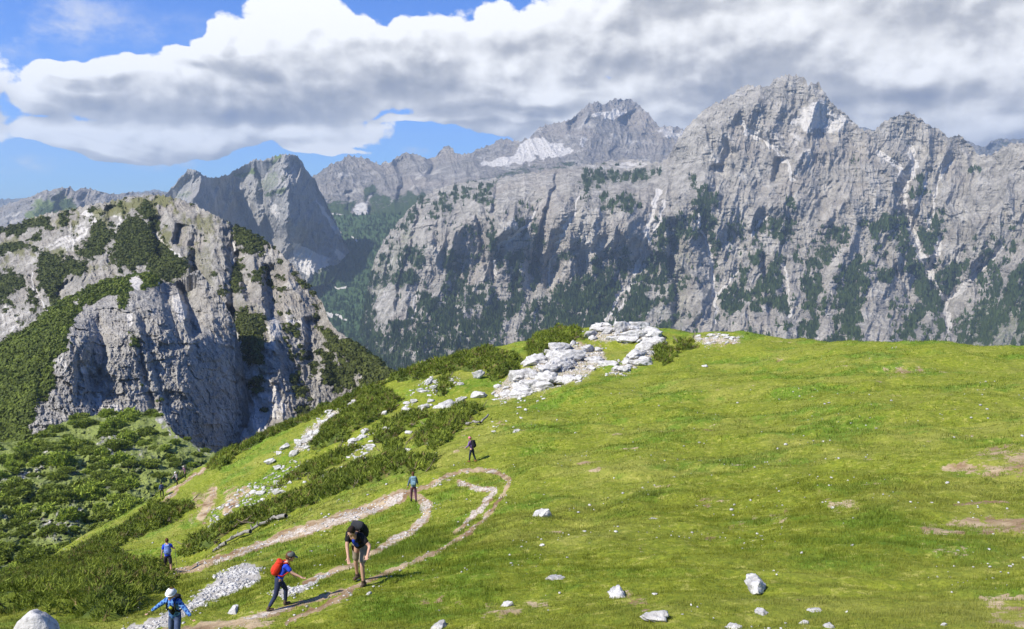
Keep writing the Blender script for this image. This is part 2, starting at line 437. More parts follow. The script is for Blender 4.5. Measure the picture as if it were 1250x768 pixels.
# ---- D: the great wall across the valley
D_VEG = [(1, [(694,333),(733,339),(756,346),(759,357),(739,398),(739,420),(671,420),(671,398),(674,362),(687,343)]), (1, [(808,317),(801,333),(788,362),(788,388),(775,410),(743,410),(743,395),(762,362),(782,339),(795,320)]),
 (1, [(596,258),(604,278),(614,320),(606,326),(600,304),(595,271)]), (1, [(619,307),(637,304),(639,343),(640,388),(622,388),(619,336)]), (.55, [(580,343),(600,336),(612,362),(619,430),(560,430)]),
 (.7, [(642,362),(665,375),(661,425),(629,425)]), (.72, [(707,209),(736,199),(788,203),(808,209),(795,222),(743,226),(710,245),(707,229)]), (.7, [(580,232),(613,216),(600,239),(587,255)]),
 (.7, [(687,294),(723,297),(710,313),(687,323)]), (1, [(798,281),(811,265),(813,278),(808,310),(801,313)]), (.8, [(629,265),(642,265),(635,291),(629,284)]), (.8, [(814,265),(840,258),(843,290),(812,300)]),
 (.8, [(792,375),(834,343),(840,349),(805,372),(792,382)]), (.8, [(815,282),(847,262),(849,292),(815,299),(810,314)]), (.8, [(800,356),(840,339),(845,346),(815,364),(800,374)]),
 (.9, [(843,215),(852,225),(872,240),(874,277),(879,297),(869,309),(862,289),(849,270),(847,240)]), (.6, [(882,270),(906,267),(909,294),(894,297),(884,289)]), (.85, [(929,267),(948,262),(973,267),(958,304),(948,302),(946,287),(924,297),(914,302)]),
 (1, [(948,314),(958,312),(957,349),(938,359),(911,369),(894,386),(877,383),(877,364),(899,339),(911,331),(909,351),(929,344)]), (1, [(938,374),(958,349),(963,398),(953,378)]), (.8, [(1003,280),(1037,277),(1035,297),(1010,299)]),
 (.8, [(968,374),(998,364),(1023,359),(1050,322),(1050,425),(1037,425),(1027,378),(993,378),(978,383)]), (.8, [(961,245),(978,255),(973,262),(958,255)]),
 (1, [(1053,272),(1100,262),(1118,307),(1142,361),(1156,405),(1147,410),(1133,382),(1104,321),(1090,283),(1067,290),(1055,279)]), (1, [(1121,279),(1147,260),(1148,288),(1133,321),(1123,307)]),
 (1, [(1140,323),(1182,319),(1179,333),(1161,361),(1142,344)]), (.85, [(1020,323),(1067,319),(1072,288),(1069,321),(1053,354),(1050,425),(1034,425),(1020,354)]), (.62, [(1165,435),(1161,391),(1184,373),(1231,361),(1245,391),(1224,401),(1212,435)]),
 (.8, [(1020,283),(1036,279),(1034,297),(1020,297)]), (.5, [(1215,350),(1260,335),(1400,330),(1400,430),(1230,395)]), (1, [(1120,218),(1128,218),(1130,232),(1114,249),(1110,237)]), (.8, [(1035,193),(1051,201),(1043,205)]),
 (.9, [(1051,274),(1082,262),(1103,253),(1112,278),(1089,280)]), (.8, [(1187,207),(1203,201),(1197,212)]), (.6, [(521,264),(549,226),(600,219),(600,250),(577,247),(556,250),(535,271)]), (.7, [(482,303),(500,299),(496,335),(482,342)]),
 (.75, [(538,303),(559,299),(556,345),(538,356)]), (.66, [(440,420),(475,398),(503,377),(528,363),(563,349),(600,356),(600,430),(520,450),(460,470)]), (.55, [(855,385),(800,405),(820,380)]), (.9, [(430,400),(450,340),(470,310),(480,300),(462,350),(452,400),(470,440),(420,470)]),
 (.45, [(1080,360),(1130,370),(1150,425),(1090,425)]), (.5, [(640,250),(655,245),(668,300),(660,350),(645,330)]), (.45, [(560,270),(590,275),(585,330),(565,330)]), (.5, [(500,235),(530,232),(520,262),(480,300),(465,300)]), (.7,[(735,240),(775,236),(790,250),(760,262),(740,258)])]
D_SCREE = [(3.5, [(803,233),(797,258),(791,275),(788,295),(782,315),(776,333)]), (2.2, [(811,245),(806,262),(800,285)]), (1.6, [(669,350),(672,318),(683,290),(700,262),(706,240)]),
 (3.2, [(1109,260),(1114,274),(1121,307),(1133,328),(1142,351),(1154,365),(1158,405)]), (3.2, [(1155,368),(1170,356),(1193,333),(1222,302)]), (2, [(1133,328),(1144,312),(1148,290)]),
 (3, [(1114,280),(1105,253),(1107,222),(1097,203),(1074,187)]), (4, [(1107,222),(1118,203),(1112,180)]), (1.6, [(1114,275),(1124,241),(1132,210)]), (1.5, [(1133,280),(1145,222),(1160,197)]),
 (3, [(905,150),(912,161),(931,169),(950,183),(962,202),(967,220)]), (2, [(874,393),(872,364),(884,351),(904,327)]), (2, [(872,364),(868,315),(858,285),(852,262)]), (1.6, [(966,388),(961,364),(958,324)]),
 (2.5, [(919,285),(934,265)]), (1.3, [(505,391),(508,349)]), (2, [(600,340),(612,300),(640,280),(652,262)]), (2.2, [(739,395),(756,358),(775,345)]), (1.8, [(744,410),(762,366)])]
D_LIGHT = [(1, [(975,140),(1005,115),(1015,130),(1040,150),(1020,160),(985,162),(965,150)]), (.55, [(905,160),(935,150),(985,160),(1010,165),(990,200),(965,200),(935,175)]), (.75, [(720,203),(770,197),(800,201),(780,207),(740,207)]), (.5, [(460,330),(480,300),(492,280),(490,330),(470,400),(452,385)]),
 (.5, [(720,250),(745,300),(715,335),(700,345),(680,340),(700,290)]), (.4, [(1090,175),(1125,180),(1120,215),(1100,205)])]
D_RAMP = [(95, 14, [(620,226),(618,245),(614,266)]), (110, 13, [(695,208),(689,232),(680,256),(670,288),(663,322),(660,345)]), (70, 16, [(722,300),(722,320),(724,342)]), (60, 26, [(758,232),(765,264)]), (55, 22, [(748,285),(752,318)]),
 (150, 24, [(841,262),(843,287),(841,326),(849,359),(849,425)]), (90, 30, [(903,200),(902,238)]), (80, 22, [(970,192),(968,227)]), (90, 14, [(527,250),(519,290),(507,326),(500,356),(497,392)]), (60, 12, [(484,310),(484,345)]),
 (60, 12, [(592,255),(600,300),(606,330)]), (80, 18, [(618,305),(620,340),(622,392)]), (100, 40, [(838,205),(850,170),(875,150)]), (70, 16, [(1090,300),(1118,340),(1140,400)]), (60, 14, [(1108,222),(1108,250)]), (50, 12, [(640,335),(634,395)]), (70, 12, [(940,305),(946,345),(952,390)]),
 (60, 20, [(780,330),(755,370),(738,405)])]
D_GUL = [(70, 12, p[1]) for p in D_SCREE]
D_CREST = [(300,500),(415,480),(428,450),(436,425),(441,400),(446,370),(452,335),(460,308),(470,290),(482,275),(497,258),(512,243),(530,232),(560,224),(600,219),(640,212),(680,207),(700,203),(720,200),(750,195),(775,195),(800,199),(815,194),(822,178),(832,163),(842,150),(856,138),(872,127),(890,118),(900,110),(912,104),(925,105),(936,107),(944,98),(955,93),(966,91),(976,92),(984,98),(986,104),(992,100),(1000,101),(1005,110),(1014,125),(1024,133),(1036,143),(1044,152),(1056,160),(1068,158),(1080,148),(1095,141),(1108,137),(1122,143),(1134,152),(1145,158),(1160,168),(1172,165),(1185,178),(1196,190),(1207,190),(1222,180),(1236,175),(1262,174),(1320,160),(1400,185),(1500,175)]
D_BOT = [(-50,520),(400,500),(480,490),(600,450),(1500,450)]
D_CTL = [(415,480,3700),(438,425,3650),(446,370,3750),(458,310,3950),(482,275,4100),(530,232,4450),(600,219,4500),(700,203,4600),(760,195,4900),(815,194,4500),(760,228,4050),(700,225,4000),(600,240,3950),(520,270,3850),(480,360,3500),(470,420,3150),(500,440,2950),
 (560,330,3650),(560,430,2900),(680,330,3650),(680,430,2900),(790,330,3550),(790,430,2850),(822,178,4400),(900,110,4450),(966,91,4400),(1005,112,4300),(1044,152,4250),(1108,137,4250),(1196,190,4200),(1260,174,4000),(1400,170,3900),
 (830,230,3900),(900,200,4050),(980,190,4050),(900,300,3700),(900,430,2950),(1000,300,3650),(1000,430,2900),(1110,220,3950),(1115,300,3750),(1156,380,3500),(1110,430,2850),(1230,250,3700),(1230,330,3450),(1240,430,2800),(1400,300,3500),(1400,440,2900)]
def d_disp(px, py, v):
    m = 3.6
    fade = sstep(0, .10, v)*.75+.25
    s = crag(px, py, m, 44, 125, 0, .12, .66, .8)*fade-(ridged(px/95+fbm(px/80, py/80, 2, 7)*.5, py/260, 3, 9)-.4)*m*24*fade
    s += ledges(px, py, m, .95, 10, 0)*np.clip(.5+1.4*fbm(px/55, py/55, 2, 77), .05, 1)
    s += ramps(px, py, D_RAMP)*.75+gullies(px, py, D_GUL)*.7
    s += (-(ridged(px/5, py/11, 4, 70)-.4))*m*.9+blocks(px, py, 6, 4.5, 0, .05)*m*1.5+blocks(px, py, 15, 9, 3, .1)*m*1.7
    # scrub-covered ground is smoother
    return s
def weighted(px, py, L, feather=5, wob=5, seed=0):
    m = np.zeros(px.shape)
    for k, p in L: m = np.maximum(m, k*mask_polys(px, py, [p], feather, wob, seed))
    return m
def d_masks(px, py, v):
    veg = weighted(px, py, D_VEG, 7, 8)
    veg = veg*np.clip(.80+1.1*fbm(px/5+py*.03, py/17, 4, 82)+.5*fbm(px/11, py/4, 3, 84), .15, 1.15)
    led = sstep(.18, .5, fbm(px/26, py/4.5, 4, 81))*sstep(230, 300, py)*.85
    patch = sstep(.05, .4, fbm(px/45, py/60, 4, 85))*sstep(235, 360, py)*.85
    cg = crag(px, py, 1.0, 44, 125, 0, .12, .62, .75); cg = cg-np.median(cg)
    veg = np.maximum(veg, sstep(1.5, 8, cg+6*fbm(px/12, py/14, 4, 86))*sstep(238, 345, py+.06*(px-900))*.9)
    veg = np.maximum(veg, np.maximum(led*sstep(-.1, .3, fbm(px/60, py/60, 3, 83)), patch))
    scr = lines_mask(px, py, [(w_*1.45, p_) for w_, p_ in D_SCREE], 1)
    scr = np.maximum(scr, weighted(px, py, D_LIGHT, 8, 6, 3)*.8)
    veg = veg*(1-scr)
    g = weighted(px, py, [(.5, [(1180,380),(1250,350),(1400,340),(1400,440),(1170,440)]), (.45, [(440,330),(470,300),(520,250),(490,340),(450,380)]), (.4, [(800,280),(850,260),(840,400),(790,420)])], 12, 8, 5)
    return veg, scr, g
mat_wall = rock_material('wall_rock', 3.2, bumpd=1.0)
relief('mountain_wall', D_CREST, D_BOT, D_CTL, 415, 1400, 1560, 620, mat_wall, d_disp, d_masks, back=(900, 1.1), jag=2.6, jagf=9)

# ---- E: the high peaks behind
E_CREST = [(300,250),(370,225),(386,212),(398,203),(412,197),(425,190),(440,191),(455,196),(465,200),(478,196),(490,188),(500,186),(510,189),(520,193),(532,190),(538,183),(545,178),(552,181),(556,188),(570,187),(585,182),(600,175),(612,170),(622,169),(630,173),(645,168),(655,157),(668,151),(680,149),(692,147),(703,141),(710,134),(718,127),(728,124),(740,127),(746,122),(757,120),(770,121),(780,128),(792,138),(800,148),(806,155),(818,152),(830,156),(860,170),(1000,185),(1100,190)]
E_CTL = [(300,250,6400),(425,190,7000),(500,186,7300),(545,178,7400),(620,170,7600),(728,124,8000),(765,120,8200),(806,155,7800),(860,170,7800),(1100,190,7800),(440,230,6200),(420,270,5200),(470,290,4700),(540,220,6300),(600,200,6700),(680,185,6900),(760,180,7300),(700,215,5800),(600,225,5700),(520,260,5000),(860,250,5900),(1100,260,6000),(430,320,4300),(330,330,5200)]
def e_disp(px, py, v):
    m = 6.5
    s = crag(px, py, m, 30, 55, 40, -.2, .8, 1.1)+ledges(px, py, m, .6, 7, 4, -.3)
    s += ramps(px, py, [(120, 22, [(398,205),(405,240),(415,262)]), (140, 20, [(503,188),(512,225),(505,255)]), (150, 26, [(548,180),(556,205),(550,225)]), (160, 22, [(712,134),(724,150),(716,170)]), (160, 24, [(780,130),(790,150)]), (120, 20, [(440,228),(448,262)]), (120, 18, [(465,232),(474,270)])])
    return s+(-(ridged(px/5, py/6, 4, 71)-.4))*m*1.6
def e_masks(px, py, v):
    scr = weighted(px, py, [(1, [(585,200),(612,190),(630,184),(650,168),(668,170),(690,178),(700,184),(690,190),(650,196),(625,202),(600,204)]), (1, [(722,142),(733,135),(745,132),(758,136),(775,132),(770,138),(748,143),(735,141)]),
        (.6, [(700,178),(715,165),(722,166),(712,180)]), (.55, [(800,157),(822,154),(840,160),(835,172),(805,168)]), (1, [(393,252),(410,259),(424,262),(440,264),(452,266),(440,276),(417,273),(405,264)]), (.7, [(425,255),(452,240),(450,262),(430,262)])], 4, 5, 7)
    veg = sstep(232, 262, py+10*fbm(px/30, py/30, 3, 95))*.9
    veg = np.maximum(veg, weighted(px, py, [(.75, [(440,235),(455,225),(470,240),(500,236),(520,232),(530,250),(520,280),(480,300),(440,270)]), (.5, [(560,222),(620,205),(700,195),(720,200),(640,215),(560,232)])], 5, 6, 8))
    return veg*(1-scr), scr, .35*weighted(px, py, [(1, [(430,262),(450,240),(480,262),(440,275)])], 6, 6)
mat_peaks = rock_material('shaded_peak_rock', 5.5, rock=((.17, .158, .142), (.33, .305, .27)), bumpd=1.0, warmth=.6)  # rock darkened overall: cloud shadow on the high peaks put into its colour
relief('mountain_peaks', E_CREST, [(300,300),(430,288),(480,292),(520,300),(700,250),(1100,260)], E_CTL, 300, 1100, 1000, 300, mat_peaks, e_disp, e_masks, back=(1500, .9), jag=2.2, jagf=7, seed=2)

# ---- H: the forested valley
H_CTL = [(300,290,5600),(330,290,5500),(420,272,5050),(520,270,4800),(400,330,4450),(450,330,4300),(330,380,4050),(420,380,3900),(470,380,3750),(330,440,3500),(440,440,3450),(500,440,3300),(330,505,2950),(430,505,2850),(520,505,2750),(640,420,3250),(640,505,2700)]
def h_disp(px, py, v): return crag(px, py, 3.5, 42, 60, 60, -.35, .20, .5)
def h_masks(px, py, v):
    s = lines_mask(px, py, [(2.2, [(386,335),(400,347),(420,352)]), (1.6, [(398,383),(412,386),(425,389)]), (1.5, [(404,278),(412,282)]), (1.5, [(430,288),(436,292)])], 3)
    s = np.maximum(s, weighted(px, py, [(1, [(393,270),(404,276),(416,284),(400,282)])], 3, 3))
    return 1.0-.9*s+0*px, s, 0*px+.15
mat_forest = rock_material('forest', 3.0, veg=((.048, .092, .042), (.095, .150, .055)), bumpd=1.0)
tag(relief('valley', [(250,262),(520,262),(700,300)], [(250,560),(700,560)], H_CTL, 250, 700, 520, 360, mat_forest, h_disp, h_masks, back=(300, .6), jag=1, seed=3)[0], kind='structure')

# ---- F: the two sharp peaks on the left
F_CREST = [(120,262),(180,250),(200,240),(206,232),(214,224),(222,214),(230,206),(238,206),(246,212),(254,217),(262,216),(270,215),(278,213),(286,208),(295,203),(304,198),(312,194),(320,195),(326,194),(336,190),(345,188),(354,188),(363,190),(368,196),(372,204),(378,212),(386,220),(390,232),(397,243),(402,256),(410,270),(416,285),(424,300),(432,318),(446,335),(470,350)]
F_CTL = [(180,250,3300),(206,240,3200),(240,208,3100),(240,250,2950),(275,215,3350),(290,260,3350),(305,215,3400),(345,190,3200),(345,230,3060),(350,270,3000),(310,300,3300),(385,225,3340),(395,270,3260),(385,310,3170),(420,300,3340),(400,340,3090),(440,340,3420),(360,350,3000),(250,300,2950),(150,300,3000),(300,360,2800)]
def f_disp(px, py, v):
    m = 4.2
    s = crag(px, py, m, 34, 90, 30, .35, .75, 1.1)+ledges(px, py, m, .5, 11, 6, -.5)
    s += ramps(px, py, [(120, 40, [(236,207),(241,225),(246,245),(252,262)]), (130, 30, [(346,190),(348,215),(350,240),(356,275),(362,300)]), (70, 16, [(300,228),(310,250),(325,285)]), (70, 12, [(278,215),(284,245)]), (60, 16, [(385,235),(392,270),(405,305)])])
    return s*sstep(0, .06, v)+(-(ridged(px/5, py/9, 4, 72)-.4))*m*1.8
def f_masks(px, py, v):
    scr = weighted(px, py, [(1, [(358,296),(380,303),(400,316),(408,345),(379,340),(360,324)]), (1, [(405,299),(413,303),(424,315),(422,322),(414,317)]), (.8, [(386,246),(400,258),(412,272),(420,290),(410,285),(396,266)]), (.6, [(325,240),(339,247),(342,273),(330,259)]), (.5, [(296,240),(306,248),(312,266),(302,262)])], 3, 3, 9)
    g = weighted(px, py, [(.9, [(285,214),(321,200),(342,190),(336,203),(311,214),(292,218)]), (.7, [(322,238),(348,230),(348,234),(324,243)]), (.5, [(206,236),(238,228),(236,240),(210,243)]), (.5, [(312,220),(340,205),(345,225),(325,235)])], 4, 4, 10)
    veg = weighted(px, py, [(.6, [(322,236),(348,228),(348,234),(324,242)]), (1, [(395,330),(430,310),(480,340),(480,380),(380,380),(370,345)]), (.5, [(335,210),(350,215),(345,228)])], 4, 4, 12)
    return veg, scr, g
mat_fpk = rock_material('left_peak_rock', 2.8, rock=((.21, .205, .19), (.38, .37, .34)), strata=False, warmth=.2, bumpd=1.0)
F_CTL = [(a, b, c*1.36) for a, b, c in F_CTL]
relief('sharp_mountains', F_CREST, [(120,420),(300,420),(372,352),(402,346),(425,325),(470,356)], F_CTL, 120, 460, 620, 330, mat_fpk, f_disp, f_masks, back=(700, 1.0), jag=1.6, jagf=6, seed=4)

# ---- G: far green and grey ridge on the left, and the blue ridges on the horizon
G_CREST = [(-400,280),(-150,265),(-20,262),(0,252),(14,246),(30,242),(46,236),(60,232),(72,228),(84,228),(92,232),(100,228),(112,230),(126,233),(140,237),(150,234),(160,234),(172,237),(186,233),(200,236),(230,240),(300,250)]
G_CTL = [(-400,280,5200),(0,252,4700),(75,228,4700),(110,229,4900),(200,236,5100),(300,250,5200),(-400,360,4200),(0,290,4000),(100,270,4200),(200,280,4400),(300,320,4300)]
mat_gr = rock_material('far_ridge_rock', 4.5, rock=((.20, .195, .19), (.30, .29, .275)), bumpd=1.0)
relief('green_ridge', G_CREST, [(-400,360),(300,330)], G_CTL, -400, 300, 620, 150, mat_gr,
       lambda px, py, v: crag(px, py, 4.3, 34, 50, 90, .3, .9, 1.2)+ramps(px, py, [(130, 22, [(84,228),(96,248),(104,262)]), (110, 18, [(110,230),(124,250)])])+(-(ridged(px/5, py/6, 4, 74)-.4))*7,
       lambda px, py, v: (weighted(px, py, [(.75, [(40,262),(70,238),(90,250),(60,275)]), (.7, [(20,275),(60,262),(120,258),(100,290),(20,300)])], 5, 6, 20), 0*px, weighted(px, py, [(.8, [(30,262),(50,242),(75,234),(96,250),(80,266),(50,276)]), (.5, [(110,250),(150,240),(160,250),(120,262)])], 5, 6, 21)), back=(700, .8), jag=2, jagf=8, seed=5)
mat_bl = rock_material('horizon_rock', 14, rock=((.16, .17, .17), (.25, .25, .25)), bumpd=1.0, strata=False)
for x0, x1, cr_, Y0 in ((-500, 330, [(-500,246),(-200,240),(0,243),(20,242),(45,244),(80,248),(140,240),(155,236),(190,231),(210,236),(330,240)], 11500), (1000, 1500, [(1000,170),(1040,153),(1052,156),(1070,158),(1100,170),(1160,172),(1176,170),(1190,176),(1200,180),(1208,173),(1222,168),(1235,170),(1250,169),(1300,172),(1500,160)], 8500)):
    relief('distant_ridge', cr_, [(x0, 300), (x1, 300)], [(x0, cr_[0][1], Y0), (x1, cr_[-1][1], Y0), (x0, 300, Y0*.8), (x1, 300, Y0*.8), ((x0+x1)/2, 250, Y0*.88)], x0, x1, 300, 60, mat_bl,
           lambda px, py, v: crag(px, py, Y0/1000, 40, 50, 95, .2, .8, 1), lambda px, py, v: (0*px+.35, 0*px, 0*px), back=(3000, .5), jag=1.6, jagf=10, seed=6)

# ---- C2: the near rocky mountain on the left
C_CREST = [(-400,330),(-150,300),(-20,285),(0,279),(25,272),(50,262),(75,257),(100,252),(122,248),(140,244),(160,240),(185,237),(205,239),(220,243),(240,250),(262,263),(275,268),(290,276),(305,283),(320,291),(333,300),(345,311),(352,318),(362,328),(372,344),(384,356),(394,370),(400,388),(408,400),(418,408),(428,416),(440,425),(452,434),(460,440),(470,447),(480,455),(500,468),(540,490)]
C_CTL = [(-400,330,900),(0,279,1050),(100,252,1000),(185,237,960),(240,250,920),(290,276,860),(345,311,800),(394,370,720),(440,425,600),(480,455,540),(540,490,500),(-400,480,620),(0,330,900),(0,400,760),(80,320,850),(60,380,740),(150,310,830),(180,340,760),(240,330,760),(285,340,740),(285,420,575),(285,520,495),(330,380,655),(335,460,550),(390,440,610),(400,500,540),(350,560,440),(540,560,440),(440,480,560),(200,430,640),(200,560,560),(-400,600,500),(0,600,520)]
C_VEG = [(1, [(141,276),(164,262),(188,279),(199,307),(197,316),(150,328),(138,314)]), (1, [(108,276),(127,272),(138,283),(134,304),(117,314),(94,311),(108,295)]), (1, [(40,302),(61,307),(77,316),(105,321),(98,340),(77,335),(70,365),(61,372),(47,342),(54,318)]),
 (1, [(0,333),(26,337),(35,351),(19,351),(9,365),(-60,365),(-60,330)]), (1, [(-100,305),(0,300),(30,295),(77,269),(113,255),(122,252),(101,262),(59,283),(28,301),(0,310),(-100,318)]), (.9, [(-100,280),(0,276),(42,267),(98,259),(70,267),(23,286),(0,288),(-100,296)]),
 (1, [(171,250),(188,250),(192,272),(173,267)]), (1, [(180,250),(191,263),(204,276),(187,279),(180,274)]), (.95, [(180,283),(209,305),(235,319),(233,327),(207,347),(193,341),(180,323)]),
 (.78, [(286,272),(313,281),(333,294),(322,307),(308,314),(291,305),(284,283)]), (.9, [(306,336),(319,330),(315,345),(308,347)]), (.9, [(288,319),(295,323),(291,363),(286,361)]), (.8, [(291,383),(317,385),(322,400),(290,400)]),
 (.95, [(290,380),(318,385),(323,406),(318,441),(300,449),(293,431),(288,400)]), (.9, [(323,462),(331,477),(295,480),(303,467)]), (1, [(398,406),(426,416),(451,429),(462,441),(480,452),(500,466),(456,464),(431,454),(426,439),(405,424)]),
 (.95, [(392,431),(410,439),(426,464),(410,475),(395,464)]), (.8, [(20,395),(35,385),(30,410),(10,420)]), (.7, [(350,330),(380,345),(372,352)]), (.6, [(262,335),(280,350),(270,358)]), (.7, [(236,400),(262,398),(250,412)])]
def c_disp(px, py, v):
    m = .75
    rough = 1-.75*weighted(px, py, C_VEG, 8, 4, 30)
    s = crag(px, py, m, 46, 105, 50, -.25, .55, 1.1)+(-(ridged(px/9, py/14, 6, 73, .6)-.4))*m*3.6*rough+(blocks(px, py, 9, 7, 6)*1.6+blocks(px, py, 4, 3.4, 7)*.9+blocks(px, py, 20, 16, 8)*2.2)*m*rough
    s += (-(ridged(px/3.2, py/4.5, 4, 78, .6)-.4))*m*1.5
    s += ramps(px, py, [(34, 56, [(334,372),(333,400),(329,440),(336,480),(340,530)]), (26, 26, [(262,275),(262,310),(264,345),(270,385),(275,420)]), (26, 20, [(205,260),(210,290),(215,315)]), (24, 22, [(240,275),(236,305)]), (30, 26, [(352,320),(352,350),(356,385),(352,400)]), (26, 18, [(306,300),(310,330),(322,365)]), (20, 24, [(90,335),(100,350),(92,375)]), (20, 26, [(398,380),(405,410),(400,450)]), (22, 18, [(150,250),(150,272)])])
    s += gullies(px, py, [(28, 12, [(283,270),(284,300),(285,340),(284,380),(286,420),(284,470),(282,540)]), (16, 9, [(240,330),(262,352),(280,380)]), (14, 8, [(40,340),(50,370),(62,392)])])
    return s
def c_masks(px, py, v):
    veg = weighted(px, py, C_VEG, 5, 7, 31)
    cg = crag(px, py, 1.0, 46, 105, 50, -.25, .55, 1.1); cg = cg-np.median(cg); veg = np.maximum(veg, sstep(3, 10, cg+7*fbm(px/9, py/9, 4, 87))*.8)
    veg = np.maximum(veg, sstep(.22, .5, fbm(px/16, py/12, 4, 88))*.75*sstep(420, 300, py)*sstep(-.1, .2, fbm(px/60, py/60, 2, 89)))
    scr = lines_mask(px, py, [(2.2, [(38,335),(45,360),(60,385)]), (3, [(100,262),(120,262),(105,285),(88,300)]), (3.5, [(140,262),(148,262),(142,285)]), (2.2, [(284,275),(285,320)]), (2.2, [(188,285),(210,305),(235,322)]), (2, [(430,440),(438,455),(446,466)])], 5)*.85
    scr = np.maximum(scr, weighted(px, py, [(.8, [(288,385),(296,470),(290,500),(285,480)]), (.6, [(325,400),(335,380),(345,400),(335,430),(322,440)]), (.75, [(270,520),(290,480),(340,470),(350,500),(300,545),(270,560)]), (.55, [(60,300),(90,270),(110,262),(105,290),(80,315)]), (.6, [(345,395),(350,380),(365,385),(385,405),(360,400)]), (.7, [(290,400),(330,470),(325,500),(290,470)]), (.5, [(0,370),(40,375),(20,420),(0,430)])], 5, 6, 33))
    g = weighted(px, py, [(.9, [(110,258),(150,246),(200,236),(220,243),(190,252),(150,262),(120,264)]), (.6, [(240,262),(262,258),(262,290),(248,300)]), (.5, [(225,300),(260,300),(262,360),(240,340)]), (.7, [(5,290),(30,295),(20,305),(0,305)]), (.45, [(285,360),(330,380),(330,480),(285,500)]), (.5, [(190,330),(240,325),(232,350),(195,350)])], 6, 6, 34)
    g = np.maximum(g, sstep(-.25, .4, fbm(px/14, py/20, 4, 97))*.72*sstep(400, 300, py)*sstep(330, 240, px))
    return veg*(1-scr*.6), scr, g
mat_near = rock_material('near_cliff_rock', .75, rock=((.22, .205, .178), (.43, .405, .355)), veg=((.035, .048, .010), (.085, .100, .020)), strata=False, warmth=.45, bumpd=1.0, grass=(.15, .15, .05))
relief('near_mountain', C_CREST, [(-400,640),(540,640)], C_CTL, -400, 520, 1250, 520, mat_near, c_disp, c_masks, back=(260, 1.1), jag=2.2, jagf=8, seed=7)

# ---- C1: the spur with the shaded cliff
S_CREST = [(-400,540),(-100,465),(-40,440),(0,420),(20,408),(40,396),(58,380),(75,366),(92,358),(110,348),(130,342),(150,337),(165,333),(180,332),(192,336),(200,344),(212,345),(225,338),(236,330),(244,330),(252,340),(262,354),(272,368),(282,383),(287,396),(290,412),(296,440),(302,480),(306,520),(310,545),(330,590)]
S_CTL = [(-400,540,420),(-100,465,440),(0,420,470),(75,366,520),(150,337,560),(190,336,560),(240,330,565),(262,354,560),(285,395,545),(300,480,520),(310,545,500),(330,590,490),(-400,640,330),(0,500,390),(40,430,430),(72,430,410),(60,490,380),(80,400,440),(130,400,455),(160,360,510),(200,380,495),(240,400,505),(270,450,500),(110,460,415),(170,470,425),(230,480,445),(262,530,455),(60,540,355),(130,520,385),(200,530,405),(255,560,440),(0,600,340),(130,640,330),(300,640,400),(215,350,570)]
S_VEG = [(1, [(-400,400),(0,415),(40,390),(75,360),(110,342),(150,331),(180,326),(196,336),(200,345),(180,352),(150,356),(126,362),(110,372),(90,386),(84,400),(80,424),(66,440),(62,478),(45,488),(38,520),(46,560),(50,650),(-400,650)])]
def s_disp(px, py, v):
    m = .45
    g = weighted(px, py, S_VEG, 6, 4, 41)
    cr = crag(px, py, m, 58, 120, 55, -.45, .55, 1.3); fi = -(ridged(px/9, py/15, 6, 75, .62)-.4)*m*6.5
    s = (cr-cr.mean())*.36*(1-.5*g)+(fi-fi.mean())*.8*(1-.85*g)+(blocks(px, py, 8, 9, 11, -.3)*1.9+blocks(px, py, 3.6, 4, 12, -.3)*1.0+blocks(px, py, 22, 20, 13, -.3)*4.5+blocks(px, py, 12, 14, 16, -.4)*3)*m*(1-.9*g)
    s += (-(ridged(px/3, py/4.5, 4, 79, .6)-.4))*m*1.8*(1-.5*g)
    s += ramps(px, py, [(5, 34, [(95,395),(90,430),(84,470),(90,510)]), (9, 40, [(150,372),(160,410),(150,450),(160,500)]), (9, 34, [(205,372),(214,410),(225,450),(240,510)]), (5, 24, [(120,440),(118,500)]), (24, 26, [(243,332),(256,372),(262,410)])])
    s += gullies(px, py, [(9, 10, [(200,345),(208,380),(222,420)]), (5, 8, [(120,380),(128,430),(120,470)]), (7, 9, [(170,420),(180,470),(196,520)])])
    return s
def s_masks(px, py, v):
    g = weighted(px, py, S_VEG, 2.5, 4, 41)
    g = np.maximum(g, .9*weighted(px, py, [(1, [(150,352),(158,356),(152,378),(146,370)]), (.6, [(160,405),(172,412),(168,432),(160,425)]), (.6, [(45,480),(62,476),(66,488),(50,492)])], 2, 2, 44))
    scr = weighted(px, py, [(.95, [(84,398),(90,392),(88,402)]), (.95, [(72,438),(80,440),(84,452),(78,460)]), (1, [(98,448),(106,442),(118,452),(112,460),(100,458)]), (1, [(114,484),(122,480),(128,500),(118,498)]), (.9, [(130,496),(146,494),(146,502),(134,504)]), (.9, [(154,385),(161,384),(158,402)]), (.9, [(158,340),(172,335),(178,345),(168,354),(158,350)]), (.8, [(190,340),(198,345),(192,352)]),
         (.8, [(208,360),(222,352),(230,372),(222,400),(214,385)]), (.6, [(80,366),(100,360),(95,372)]), (.45, [(264,470),(276,500),(268,545),(262,520)]), (.5, [(60,470),(66,500),(60,520)])], 2.5, 3, 45)
    return g*(1-scr), scr, .5*weighted(px, py, [(1, [(220,350),(236,345),(230,365)]), (1, [(60,395),(90,382),(84,396),(64,408)])], 4, 3)
mat_spur = rock_material('spur_rock', .5, rock=((.27, .255, .23), (.47, .45, .41)), veg=((.030, .052, .010), (.085, .125, .020)), strata=False, warmth=.2, bumpd=1.0)
spur, spurY = relief('rocky_spur', S_CREST, [(-400,660),(330,660)], S_CTL, -400, 326, 1150, 520, mat_spur, s_disp, s_masks, back=(120, 1.5), jag=1.8, jagf=7, seed=8)

